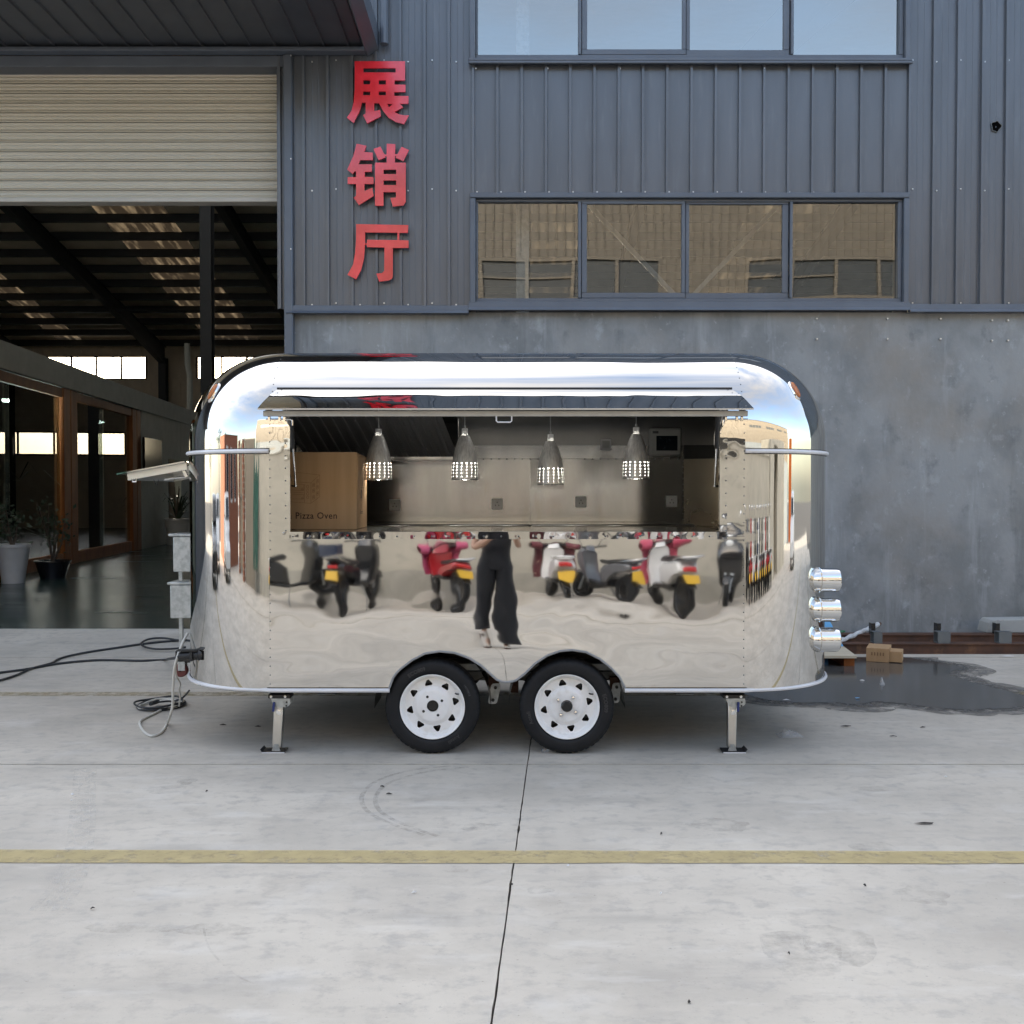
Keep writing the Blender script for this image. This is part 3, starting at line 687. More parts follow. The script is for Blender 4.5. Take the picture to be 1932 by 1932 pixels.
for a, b in ((ya, yb-.02), (yc+.02, yd-.02)):
    pw('top_rail', a, b, 3.42, 3.60, M['wood'], .12, 0, .01); pw('bottom_rail', a, b, ZF, ZF+.24, M['wood'], .12, 0, .01)
    n_ = 3 if b < yc else 2
    for i in range(n_):
        s0, s1 = a + (b-a)*i/n_ + .01, a + (b-a)*(i+1)/n_ - .01
        pw('pane', s0, s1, ZF+.245, 3.415, M['office_glass'], .012)
bwx = -4.2
pw('back_panel', ya, 33, ZF, 4.0, M['office_wall'], .1, bwx)
pm = mat('poster_print', (.02,.035,.06), .5, col2=(.10,.13,.17), vs=3, detail=3)
for i in range(2):
    for j in range(2):
        y0 = 17.6 + i*.62; pw('photo_print', y0, y0+.56, 1.72+j*.42, 2.1+j*.42, pm, .004, -.05)
pw('end_wall', 27.4, 27.5, ZF, 4.0, M['office_wall'], 4.1, -2.15)
MB().tube([pxy(18.4,-.75)+Vector((0,0,3.3)), pxy(21.4,-.75)+Vector((0,0,3.3))], .03, 8).build('ceiling_light', mat('office_tube', (1,1,1), .5, emit=(.85,1,.95), es=22), off)
tv = MB().bar(pxy(25.8,.16)+Vector((0,0,2.45)), pxy(27.6,.16)+Vector((0,0,2.45)), .06, 1.0).build('wall_screen', M['phone'], None, bevel=.01)
tag(tv, 'black wall screen on the white office wall inside the hall', 'screen')
sofa = thing('sofa', 'dark sofa standing behind the glass bay in the office', 'sofa', pxy(24.5,-2.6) + Vector((0,0,ZF)))
c = pxy(24.5,-2.6) + Vector((0,0,ZF))
MB().box(c.x-.4,c.x+.4,c.y-1.1,c.y+1.1,ZF+.05,ZF+.45).build('seat', M['hub'], sofa, bevel=.05)
MB().box(c.x-.6,c.x-.41,c.y-1.1,c.y+1.1,ZF+.05,ZF+.95).build('backrest', M['hub'], sofa, bevel=.05)
for s in (-1,1): MB().box(c.x-.4,c.x+.4,c.y+s*1.22-.1,c.y+s*1.22+.1,ZF+.05,ZF+.66).build('armrest', M['hub'], sofa, bevel=.04)
desk = thing('desk', 'pale topped office desk behind the left glass bay', 'desk', pxy(17.3,-1.4) + Vector((0,0,ZF)))
c = pxy(17.3,-1.4)
MB().box(c.x-.4,c.x+.4,c.y-.8,c.y+.8,ZF+.72,ZF+.76).build('desk_top', M['office_wall'], desk, smooth=False)
for s in (-1,1): MB().box(c.x-.36,c.x+.36,c.y+s*.74-.02,c.y+s*.74+.02,ZF,ZF+.718).build('side_panel', M['office_wall'], desk, smooth=False)

# plants
def leafy(o_name, lab, base, potm, pr0, pr1, ph, hgt, kind, sd, m):
    rnd = random.Random(sd)
    t = thing(o_name, lab, 'potted plant', base, 'potted plants in the hall')
    b = Vector(base)
    MB().lathe([(0,.02),(0,pr0),(ph*.1,pr0*1.02),(ph*.92,pr1),(ph*.92,pr1*1.06),(ph,pr1*1.06),(ph,pr1*.9),(ph*.9,pr1*.85),(ph*.9,.02)], b, (0,0,1), 24).build('pot', potm, t)
    st = MB(); lf = MB()
    for k in range(5 if kind == 'bush' else 7):
        a = rnd.uniform(0, 6.28); rr = rnd.uniform(.05, .28)*hgt if kind == 'bush' else .1
        top = b + Vector((math.cos(a)*rr, math.sin(a)*rr, ph + hgt*rnd.uniform(.45,.95)))
        st.tube([b + Vector((0,0,ph*.9)), b.lerp(top,.5) + Vector((rnd.uniform(-.05,.05),0,ph*.3)), top], [.02,.015,.008], 6)
        if kind == 'bush':
            for q in range(34):
                p = (b + Vector((0,0,ph))).lerp(top, rnd.uniform(.35,1.05)) + Vector([rnd.gauss(0,.09) for _ in range(3)])
                d = Vector([rnd.gauss(0,1) for _ in range(3)]).normalized(); e = d.orthogonal().normalized(); l = rnd.uniform(.05,.1)
                lf.add([p, p+d*l*.5+e*l*.3, p+d*l, p+d*l*.5-e*l*.3], [(0,1,2,3)])
    if kind == 'palm':
        for k in range(22):
            a = rnd.uniform(0,6.28); out = rnd.uniform(.4,.75)*hgt; up = rnd.uniform(.2,.9)*hgt; pv = None; w = .045
            for q in range(6):
                s = q/5; c_ = b + Vector((math.cos(a)*out*s, math.sin(a)*out*s, ph*.9 + up*math.sin(s*2.2))); e = Vector((-math.sin(a), math.cos(a), 0))*w*(1-.8*s)
                if pv: lf.add([pv[0], pv[1], c_+e, c_-e], [(0,1,2,3)])
                pv = (c_-e, c_+e)
    st.build('stem', M['stem'], t); lf.build('foliage', m, t, smooth=False)
leafy('potted_plant', 'leafy plant in a tall white pot at the left edge', (-7.95,16.3,ZF), M['pot_w'], .17, .25, .62, .75, 'bush', 3, M['leaf_dk'])
leafy('potted_plant', 'small tree in a round black pot before the brown post', (-7.72,17.2,ZF), M['pot_b'], .2, .28, .3, 1.15, 'bush', 5, M['leaf_dk'])
leafy('potted_plant', 'palm in a white pot beside the dark doorway', (-9.15,28.0,ZF), M['pot_w'], .26, .34, .72, .95, 'palm', 8, M['leaf_dk'])
leafy('potted_plant', 'tall thin leaved plant behind the office glass', (-9.35,18.0,ZF), M['pot_b'], .15, .2, .4, 1.9, 'palm', 11, M['leaf_dk'])

# ---------------------------------------------------------------- red characters on the cladding
CH = [('top', [[(478,77),(837,77),(837,214),(762,214),(762,244),(840,244),(840,297),(760,297),(760,325),(862,325),(862,380),(800,380),(823,405),(762,440),(795,456),(830,463),(864,463),(830,525),(770,510),(718,478),(680,430),(650,376),(617,376),(617,432),(660,425),(664,470),(567,520),(538,462),(556,450),(556,372),(530,372),(515,430),(470,517),(422,480),(455,430),(470,370),(478,280)],
        [(540,127),(770,127),(770,157),(540,157)],[(540,212),(588,212),(588,242),(540,242)],[(650,213),(700,213),(700,243),(650,243)],[(538,293),(588,293),(588,320),(538,320)],[(650,293),(700,293),(700,320),(650,320)],[(710,381),(750,382),(722,405)]]),
      ('middle', [[(492,665),(562,680),(545,725),(607,728),(607,782),(518,782),(505,812),(600,812),(600,865),(550,865),(550,902),(612,902),(612,952),(548,952),(548,1003),(603,978),(613,1037),(508,1103),(472,1050),(488,1035),(488,952),(428,952),(428,903),(488,903),(488,865),(476,862),(464,882),(424,850),(465,760)],
        [(706,665),(768,668),(765,740),(782,740),(812,687),(865,710),(825,790),(770,765),(775,752),(765,752),(765,800),(842,800),(842,1080),(825,1105),(750,1113),(732,1052),(772,1048),(772,1010),(683,1010),(683,1107),(623,1107),(623,800),(706,800),(706,755),(695,755),(697,763),(648,783),(612,703),(662,685),(690,742),(706,742)],
        [(684,850),(774,850),(774,882),(684,882)],[(684,927),(774,927),(774,960),(684,960)]]),
      ('bottom', [[(488,1238),(860,1245),(857,1300),(796,1300),(796,1352),(862,1355),(862,1408),(750,1408),(750,1610),(743,1628),(720,1640),(652,1648),(632,1590),(670,1588),(688,1572),(690,1405),(566,1402),(566,1387),(551,1385),(545,1480),(525,1560),(488,1632),(426,1600),(465,1530),(482,1440),(488,1350)],
        [(552,1297),(782,1299),(782,1352),(566,1350),(566,1375),(552,1375)]])]
LB = {'top': 'topmost red Chinese character on the slate cladding, just under the canopy corner', 'middle': 'middle red Chinese character of the vertical sign, with two slanted dots', 'bottom': 'lowest red Chinese character of the vertical sign, the simplest of the three'}
YC = YW - .075
for nm, loops in CH:
    wl = [[(P((850+a/2.416)*.6389, (150+b/2.416)*.6389, YC).x, P((850+a/2.416)*.6389, (150+b/2.416)*.6389, YC).z) for a, b in lp] for lp in loops]
    vv, ff = mesh_outline(wl, .022)
    o = MB().add([(p.x, YC + p.z, p.y) for p in vv], [tuple(reversed(f)) for f in ff]).build('sign_character', M['red'], None, smooth=False, recalc=True)
    tag(o, LB[nm], 'sign', 'red characters of the showroom sign')
# ================================================================ FOOD TRAILER
YF, YB = 6.11, 8.14
xl, xr_ = X(508, YF), X(1405, YF)
RC, RR = .65, .58
zs = 1.895; zt_ = zs + RR
ZL = Z(1299, YF)
T = thing('food_trailer', 'mirror polished stainless food trailer with raised awning and two white wheels', 'food trailer', ((xl+xr_)/2, (YF+YB)/2, 0))
CH_ = M['chrome']
def wob(x, z):
    h = .017 * max(0, 1.34 - z)
    h += .0011 * fbm(x*1.15 + 3.1, z*2.1 + .7, 1.0, 2) + (.00016 + .00022*max(0,min(1,(1.05-z)/.2))) * fbm(x*5.2, z*5.5, 4.0, 2)
    low = max(0.0, min(1.0, (1.02 - z) / .3))
    h += low * .0016 * fbm(x*1.3 + 9, z*3.9, 7.0, 2)
    return h
# wheel arch edge
arch_px = [(734.3,1297),(740.9,1278.7),(748,1268.5),(756.8,1260.2),(777.9,1244.3),(801.7,1232.4),(828.2,1228.4),(857.3,1231),(883.7,1240.3),(907.5,1254.9),(923.4,1269.4),(936.7,1281.3),(946,1285),(955.2,1286.2),(965,1285.2),(973.8,1282.6),(989.7,1270.7),(1008.2,1252.2),(1032,1236.3),(1055.8,1227.9),(1079.6,1225.7),(1106.1,1229.7),(1132.5,1242.9),(1153.7,1260.1),(1169.6,1277.3),(1179.5,1297)]
arch = [(X(u, YF), Z(v, YF)) for u, v in arch_px]
def zb(x):
    if x <= arch[0][0] or x >= arch[-1][0]: return ZL
    for (a, b), (c, d) in zip(arch, arch[1:]):
        if a <= x <= c: return b + (d-b)*(x-a)/(c-a)
ox0, ox1 = X(548, YF), X(1357.5, YF); oz0 = Z(1003, YF)
fx0, fx1 = X(537, YF), X(1371.5, YF); fz0 = Z(1017, YF)
TH = R(30.2); zh = zs + RR*math.sin(TH); yh = YF + RR*(1-math.cos(TH))
def prof_pt(s, ins=0):            # height s measured along the section: straight wall, then roof arc
    if s <= zs: return 0.0, s
    t = (s - zs) / RR; return RR*(1-math.cos(t)), zs + RR*math.sin(t)
SH = zs + RR*TH
def xcols(a, b, n): return [a + (b-a)*i/n for i in range(n+1)]
xs_ = sorted(set([round(x, 5) for x in xcols(xl, xr_, 230)] + [round(a, 5) for a, _ in arch] + [round(ox0-.004,5), round(ox1+.004,5)]))
fp = MB(); rows = []
nz = 74
for i in range(nz+1):
    t = i/nz; rows.append([(x, YF - wob(x, zb(x)+(fz0+.02-zb(x))*t), zb(x)+(fz0+.02-zb(x))*t) for x in xs_])
fp.grid(rows)
for a, b in ((xl, round(ox0-.004,5)), (round(ox1+.004,5), xr_)):
    xc = [x for x in xs_ if a-1e-4 <= x <= b+1e-4]; rows = []
    for i in range(61):
        s = fz0+.02 + (SH - fz0 -.02)*i/60; dy, z = prof_pt(s)
        k = min(1, (s-fz0)/.1) * .0007
        rows.append([(x, YF + dy - wob(x, fz0+.02)*(1-min(1,(s-fz0-.02)/.3)) - k*fbm(x*7, s*6, 2.0, 2) - .00015*fbm(x*16, s*14, 6, 2)*min(1,(s-fz0)/.1), z) for x in xc])
    fp.grid(rows)
front = fp.build('front_panel', CH_, T, ang=60, weld=2e-4, recalc=False)
# roof: from the awning hinge over the top and down the back
rp = MB(); rows = []
sec = [prof_pt(SH + (zs + RR*math.pi/2 - SH)*i/30) for i in range(31)]
sec = [(YF+a, z) for a, z in sec] + [(YF+RR+(YB-YF-2*RR)*i/8, zt_) for i in range(1, 9)]
sec += [(YB-RR+RR*math.sin(t), zs+RR*math.cos(t)) for t in [math.pi/2*i/20 for i in range(1, 21)]] + [(YB, zs+(ZL-zs)*i/20) for i in range(1, 21)]
xc = xcols(xl, xr_, 60)
for i, (y, z) in enumerate(sec):
    rows.append([(x, y, z - (.0016*fbm(x*1.6, y*2, z, 2) if 12 < i < 38 else .0005*fbm(x*1.3, y*2, z, 2) if i else 0)) for x in xc])
rp.grid(rows).build('roof_panel', CH_, T, ang=60)
# ends: lower corner panels, end panels and domes
ZBELT = Z(851, YF)
def corner(sx, sy, s0, s1, ns, na, a0=0, a1=90):
    cx = xl if sx < 0 else xr_; cy = YF+RC if sy < 0 else YB-RC; rows = []
    for i in range(ns+1):
        s = s0 + (s1-s0)*i/ns; ins, z = prof_pt(s); row = []
        for k in range(na+1):
            a = R(a0 + (a1-a0)*k/na); rr = RC - ins + .0005*fbm(a*2.2+sx, s*2.4, sy*3, 2)*math.sin(2*a)
            if s < 1.34: rr += .017*max(0,1.34-s)*math.cos(a)**2
            row.append((cx + sx*rr*math.sin(a), cy + sy*rr*math.cos(a), z))
        rows.append(row)
    return rows
SE = zs + RR*math.pi/2
for sx in (-1, 1):
    for sy in (-1, 1):
        MB().grid(corner(sx, sy, ZL, ZBELT, 40, 40)).build('corner_panel', CH_, T, ang=60)
    X_ = (xl if sx < 0 else xr_)
    xe = X_ + sx*RC
    MB().grid([[(xe, YF+RC+(YB-YF-2*RC)*k/6, z) for k in range(7)] for z in (ZL, ZL+.4, ZBELT)]).build('end_panel', CH_, T)
    rows = []
    A = corner(sx, -1, ZBELT, SE, 44, 40); B = corner(sx, 1, ZBELT, SE, 44, 40)
    for ra, rb_ in zip(A, B):
        a, b = Vector(ra[-1]), Vector(rb_[-1])
        rows.append(ra + [a.lerp(b, k/6) for k in range(1, 6)] + list(reversed(rb_)))
    d = MB().grid(rows)
    d.add([A[-1][0], A[-1][-1], B[-1][-1], B[-1][0]], [(0,1,2,3)])
    d.build('dome', CH_, T, ang=60)
    # trim bands
    def path(z, o, y_lim=True):
        pts = []
        for sy in (-1, 1):
            cx = X_; cy = YF+RC if sy < 0 else YB-RC
            q = [(cx + sx*(RC+o)*math.sin(R(a)), cy + sy*(RC+o)*math.cos(R(a)), z) for a in range(0, 91, 5)]
            pts += q if sy < 0 else list(reversed(q))
        return pts
    bpth = path(ZBELT, .006); bpth[0] = (bpth[0][0] - sx*.004, bpth[0][1], bpth[0][2])
    MB().grid([[Vector(p)+Vector((0,0,-.017)) for p in path(ZBELT,-.002)], [Vector(p)+Vector((0,0,-.017)) for p in path(ZBELT,.008)], [Vector(p)+Vector((0,0,.017)) for p in path(ZBELT,.008)], [Vector(p)+Vector((0,0,.017)) for p in path(ZBELT,-.002)]]).build('belt_trim', M['hub'], T, ang=20)
    MB().tube(path(ZBELT, .009), .0125, 8).build('belt_band', M['band'], T)
# bottom band, broken by the wheel arches
def perim(z, o):
    pts = [(arch[0][0]+.002, YF-o-.0175, z)]
    pts += [(xl, YF-o-.0165, z)]
    for a in range(5, 91, 5): pts.append((xl-(RC+o)*math.sin(R(a)), YF+RC-(RC+o)*math.cos(R(a)), z))
    for a in range(90, -1, -5): pts.append((xl-(RC+o)*math.sin(R(a)), YB-RC+(RC+o)*math.cos(R(a)), z))
    for a in range(0, 91, 5): pts.append((xr_+(RC+o)*math.sin(R(a)), YB-RC+(RC+o)*math.cos(R(a)), z))
    for a in range(90, 4, -5): pts.append((xr_+(RC+o)*math.sin(R(a)), YF+RC-(RC+o)*math.cos(R(a)), z))
    pts += [(xr_, YF-o-.0165, z), (arch[-1][0]-.002, YF-o-.0175, z)]
    return pts
zc = ZL - .003
MB().grid([[Vector(p)+Vector((0,0,h)) for p in perim(zc, o)] for o, h in ((-.03,-.019),(.004,-.019),(.004,.013),(-.004,.013))]).build('skirt_trim', M['hub'], T, ang=20)
MB().tube(perim(zc-.004, .008), .0125, 8).build('skirt_band', M['band'], T)
MB().tube([(x, YF - wob(x, z) - .002, z) for x, z in arch], .0065, 8).build('arch_trim', M['grey_edge'], T)
# rivets
rv = MB()
def riv(p, n=(0,-1,0), r=.0045):
    r *= .95
    p = Vector(p); n = Vector(n).normalized(); rv.lathe([(-.001,r),(.0012,r*.8),(.0022,r*.35),(.0023,.0002)], p, n, 8)
for X_ in (xl+.004, xr_-.004):
    s = ZL+.03
    while s < SE - .05:
        dy, z = prof_pt(s); t = max(0, (s-zs)/RR)
        riv((X_, YF+dy-wob(X_, s)*(s < fz0) - .0005, z), (0,-math.cos(t),math.sin(t))); s += .0535
x = fx0 + .05
while x < fx1: riv((x, YF-.0105, (oz0+fz0)/2-.006), r=.006); x += .1035
for X_ in (fx0+.008, fx1-.008):
    z = fz0+.05
    while z < zs: riv((X_, YF-.010, z), r=.005); z += .0745
# window flange, dimpled round every rivet
def dimp(q, step, o): d = ((q-o)/step); d -= round(d); return .0003*math.exp(-(d*step/.024)**2)
fl = MB(); xa = xcols(fx0, fx1, 260)
rows = []
for i in range(7):
    z = fz0 + (oz0-.001-fz0)*i/6
    rows.append([(x, YF-.009 + dimp(x, .1035, fx0+.05)*math.exp(-((z-(oz0+fz0)/2+.006)/.02)**2)*1.0 - .0004*fbm(x*6, z*6, 1, 2), z) for x in xa])
fl.grid(rows)
fl.grid([[(x, YF-.009, fz0) for x in xa], [(x, YF+.0, fz0-.001) for x in xa]])
fl.grid([[(x, YF-.009, oz0-.001) for x in xa], [(x, YF+.07, oz0-.001) for x in xa]])
for a, b in ((fx0, ox0), (ox1, fx1)):
    rows = []
    for i in range(120):
        s = oz0 + (SH-.02-oz0)*i/119; dy, z = prof_pt(s)
        rows.append([(a+(b-a)*k/6, YF+dy-.009 + .8*dimp(s, .0745, fz0+.05)*math.exp(-((a+(b-a)*k/6-(fx0+.008 if a == fx0 else fx1-.008))/.02)**2) - .0003*fbm(k*.08, s*5, 3, 2), z) for k in range(7)])
    fl.grid(rows)
    e = ox0 if a == fx0 else ox1
    fl.grid([[(e, YF+prof_pt(oz0+(SH-.02-oz0)*i/30)[0]-.009+k*.018, prof_pt(oz0+(SH-.02-oz0)*i/30)[1]) for k in range(3)] for i in range(31)])
    o_ = fx0 if a == fx0 else fx1
    fl.grid([[(o_, YF+prof_pt(oz0+(SH-.02-oz0)*i/30)[0]-.009+k*.009, prof_pt(oz0+(SH-.02-oz0)*i/30)[1]) for k in range(2)] for i in range(31)])
fl.build('window_frame', CH_, T, ang=40)

# ---- interior
zi, yi = .52, YB-.05
xi0, xi1 = xl-RC+.08, xr_+RC-.08
MB().box(xl-.3, xr_+.3, YF+.16, yi-.1, zi-.04, zi).build('floor_board', M['galv_dull'], T, smooth=False)
ceil = MB()
ceil.grid([[(x, YF+RR+.0, zt_-.05) for x in (xl-.2, xr_+.2)], [(x, YB-RR, zt_-.05) for x in (xl-.2, xr_+.2)]])
ceil.grid([[(x, YF+RR-(RR-.05)*math.sin(t), zs+(RR-.05)*math.cos(t)) for x in (xl-.2, xr_+.2)] for t in [R(4*k) for k in range(0, 15)]])
ceil.grid([[(x, YB-RR+(RR-.05)*math.sin(t), zs+(RR-.05)*math.cos(t)) for x in (xl-.2, xr_+.2)] for t in [R(5*k) for k in range(0, 19)]])
ceil.build('ceiling_lining', M['ceil'], T)
zsm = Z(866, yi)
us = [(300, 1000, 'inox'), (1000.8, 1289.5, 'inox'), (1290, 1700, 'inox_side')]
for a, b, m_ in us:
    a_, b_ = max(X(a, yi), xi0), min(X(b, yi), xi1)
    rows = [[(a_+(b_-a_)*i/16, yi + (.0040*math.sin(a_*7+6.0*i/16*(b_-a_)*1.9)+.0015*math.sin(13*i/16*(b_-a_)+a_))*(1 if m_ == 'inox' else .3), z) for i in range(17)] for z in (zi, zi+.5, 1.6, zsm)]
    MB().grid(rows).build('wall_lining', M[m_], T)
MB().box(max(xi0, -3), X(1289.5, yi), yi-.002, yi+.008, zsm+.002, zs+.05).build('wall_lining', M['inox'], T, smooth=False)
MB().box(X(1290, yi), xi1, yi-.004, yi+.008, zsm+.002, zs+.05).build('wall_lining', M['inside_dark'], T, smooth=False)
for x in (xl-.35, xr_+.35): MB().prism([(YF+.14,zi),(YF+.14,zs+.05),(YF+.30,zs+.36),(YF+.62,zs+.48),(YB-.62,zs+.48),(YB-.30,zs+.36),(YB-.14,zs+.05),(YB-.14,zi)], lambda p, t: (t, p[0], p[1]), x-.01, x+.01).build('side_lining', M['inox_side'], T, smooth=False, recalc=True)
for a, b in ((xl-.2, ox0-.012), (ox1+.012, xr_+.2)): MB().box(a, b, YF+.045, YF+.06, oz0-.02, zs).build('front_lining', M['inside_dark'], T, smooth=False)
MB().box(xl, xr_, YF+.05, YF+.06, .74, oz0-.03).build('front_lining', M['inox_side'], T, smooth=False)
u = 780
while u < 1290: riv(P(u, 866, yi-.003), r=.006); u += 14.7
for v in range(870, 985, 11): riv(P(1289, v, yi-.003), r=.0055)
MB().box(-.35, .45, 7.0, 7.05, zt_-.075, zt_-.055).build('led_batten', M['led'], T, smooth=False)
# counters
MB().box(ox0-.05, ox1+.05, YF-.002, YF+.78, oz0-.022, oz0).build('service_counter', M['inox'], T, bevel=.006)
for a, b in ((xi0+.1, X(999.5, 7.6)), (X(1000.6, 7.6), X(1310, 7.6))):
    MB().box(a, b, 7.55, yi-.01, oz0-.10, Z(989, 7.55)).build('back_counter', M['inox'], T, bevel=.012)
MB().box(xi0+.1, X(1262, yi), yi-.05, yi-.02, oz0-.1, Z(984.5, yi-.05)).build('splash_rail', M['inox'], T, bevel=.004)
MB().box(X(1315, 7.5), xi1-.05, 7.45, yi-.01, zi, oz0-.03).build('fridge', M['hub'], T, bevel=.01)
# range hood with slanted baffles
hd = MB().box(X(563, 7.6), X(866, 7.6), 7.60, yi-.01, Z(868, 7.6), Z(861, 7.6)).box(X(563, 7.6), X(866, 7.6), 7.1, yi-.01, zs+.22, zs+.26).box(X(864, 7.6), X(866, 7.6), 7.58, yi-.01, Z(861, 7.6), zs+.22).build('range_hood', M['inox'], T, bevel=.003)
hx0, hx1 = X(566, 7.4), X(864, 7.55); nb = 14
b0 = None
for k in range(nb):
    w = (hx1-hx0)/nb
    if b0 is None:
        q = [(0,0),(w*.34,0),(w*.42,.03),(w*.94,.03),(w,0)]
        b0 = MB().grid([[(a, 7.60+b, Z(861,7.6)) for a, b in q], [(a-.10, 7.16+b, zs+.23) for a, b in q]]).build('baffle', M['hood'], hd, ang=20, base=Vector())
        b0.location = Vector((hx0,0,0)) - BASE[T.name]
    else: share(b0, 'baffle', Vector((hx0+k*w,0,0)) - BASE[T.name], hd)
# sockets, switch, control panel
def plate(u, v, s=.088, name='socket', kind=0):
    c = P(u, v, yi-.006); p = MB().box(c.x-s/2, c.x+s/2, c.y-.012, c.y, c.z-s/2, c.z+s/2).build(name, M['socket'], T, bevel=.004)
    if kind == 0:
        h = MB()
        for dx, dz_ in ((0,.013),(-.013,-.010),(.013,-.010)): h.box(c.x+dx-.003, c.x+dx+.003, c.y-.0135, c.y-.0125, c.z+dz_-.004, c.z+dz_+.004)
        h.build('pin_holes', M['black'], p, smooth=False)
    else: MB().box(c.x-s*.33, c.x+s*.33, c.y-.016, c.y-.0125, c.z-s*.34, c.z+s*.34).build('rocker', M['panel_grey'], p, bevel=.003)
for u, v in ((745,953),(938,951),(1096,947),(1267,946)): plate(u, v)
plate(1143, 839, name='light_switch', kind=1)
a, b = P(1226, 807, yi-.10), P(1287, 860.5, yi-.10)
ctl = MB().box(a.x, b.x, yi-.09, yi-.012, b.z, a.z).build('control_box', M['panel_grey'], T, bevel=.018)
a2, b2 = P(1239, 822, yi-.11), P(1279, 850, yi-.11)
MB().box(a2.x, b2.x, yi-.0935, yi-.0905, b2.z, a2.z).build('display', M['screen'], ctl, smooth=False)
a3, b3 = P(1232, 813, yi-.11), P(1243, 817.5, yi-.11)
MB().box(a3.x, b3.x, yi-.0925, yi-.0905, b3.z, a3.z).build('badge', M['galv_dull'], ctl, smooth=False)
# gas struts
for su, sd, x in ((549.5,557.5,ox0), (1353.5,1349,ox1)):
    sgn = 1 if x < 0 else -1
    p0 = Vector((X(sd, YF+.12), YF+.12, Z(917, YF+.12))); p2 = Vector((X(su, 5.80), 5.80, Z(772, 5.80))); p1 = p0.lerp(p2, .52)
    st = MB().cyl(p1, p2, .0125, 12).build('gas_strut', M['black'], T)
    MB().cyl(p0, p1, .0055, 10).cyl(p0+Vector((sgn*.012,0,0)), p0+Vector((-sgn*.05,0,0)), .006, 8).sphere(p0, .009, 10, 6).build('strut_rod', M['chrome_b'], st)

# ---- awning
aw = MB(); yf_, zf2 = 5.66, Z(770.5, 5.66)
ax0h, ax1h, ax0f, ax1f = X(527, yh), X(1377, yh), X(487, yf_), X(1421, yf_)
rows = []
for i in range(25):
    t = i/24; rows.append([])
    for k in range(141):
        s = k/140; x = (ax0h+(ax1h-ax0h)*s)*(1-t) + (ax0f+(ax1f-ax0f)*s)*t
        sag = .0050*fbm(x*1.5, t*1.1, 3, 2)*math.sin(math.pi*t) + .0015*fbm(x*4, t*2, 8, 2)*math.sin(math.pi*t)
        rows[-1].append((x, yh-.006+(yf_-yh)*t, zh+.012+(zf2-zh-.012)*t + .010*math.sin(math.pi*t) + sag))
top = rows
aw.grid(top); bot = [[Vector(p)+Vector((0,.002,-.008)) for p in r] for r in rows]
aw.grid([list(reversed(r)) for r in bot]); aw.grid([top[-1], bot[-1]]); aw.grid([[r[0] for r in top], [r[0] for r in bot]]); aw.grid([[r[-1] for r in bot], [r[-1] for r in top]])
awo = aw.build('awning', CH_, T, ang=50)
lip = MB(); lx0, lx1 = X(497, 5.69), X(1410.5, 5.69); lz1 = zf2-.010; lz0 = Z(785.5, 5.69)
lip.box(lx0, lx1, 5.69, 5.705, lz0, lz1)
for x in (lx0, lx1):
    s = 1 if x < 0 else -1
    lip.bar((x+s*.008, 5.706, (lz0+lz1)/2), (x+s*.008, yh-.03, (lz0+lz1)/2+(zh-zf2)*.9), .012, lz1-lz0-.004)
lip.build('awning_lip', M['lip'], awo, bevel=.002)
hy, hz = 5.695, lz0
hc = [(X(936.5, hy), hy, hz+.004), (X(936.5, hy), hy, Z(794, hy)), (X(939, hy), hy, Z(796.5, hy)), (X(963, hy), hy, Z(796.5, hy)), (X(965.5, hy), hy, Z(794, hy)), (X(965.5, hy), hy, hz+.004)]
MB().tube(hc, .0042, 8).build('pull_handle', M['band'], awo)
MB().tube([(ax0h-.01, yh-.004, zh+.014), (ax1h+.01, yh-.004, zh+.014)], .006, 8).build('hinge_seal', M['black'], awo)
MB().tube([(ax0h-.0, yh-.016, zh+.006), (ax1h+.0, yh-.016, zh+.006)], .004, 8).build('hinge_strip', M['chrome_b'], awo)
for k in range(27):
    x = ax0f+.06 + (ax1f-ax0f-.12)*k/26; riv((x, yf_+.014, zf2+.0055), (0,-.27,.96), .006)
for sgn, (h, f) in ((1,(ax0h,ax0f)), (-1,(ax1h,ax1f))):
    for k in range(5): t = .12+.2*k; riv((h+(f-h)*t+sgn*.03, yh+(yf_-yh)*t, zh+.014+(zf2-zh-.012)*t+.010*math.sin(math.pi*t)), (0,-.27,.96), .0055)
tag(rv.build('rivets', M['galv_dull'], T), kind='stuff')
for (u0, u1, hk) in ((503,549,549), (1363,1411,1367)):       # barrel bolts beside the opening
    y = 5.73; z = Z(791, y); bb = MB().cyl((X(u0,y),y,z),(X(u1,y),y,z),.0045,8)
    for f in (.12,.55,.75): xx = X(u0+(u1-u0)*f, y); bb.box(xx-.006, xx+.006, y-.008, y+.008, z-.011, lz0+.02)
    hx = X(hk, y); bb.tube([(hx,y,z),(hx+(.01 if hk < 900 else -.01),y,z-.01),(hx+(.01 if hk < 900 else -.01),y,z-.035)], .0055, 8)
    bb.build('barrel_bolt', M['chrome_b'], awo)

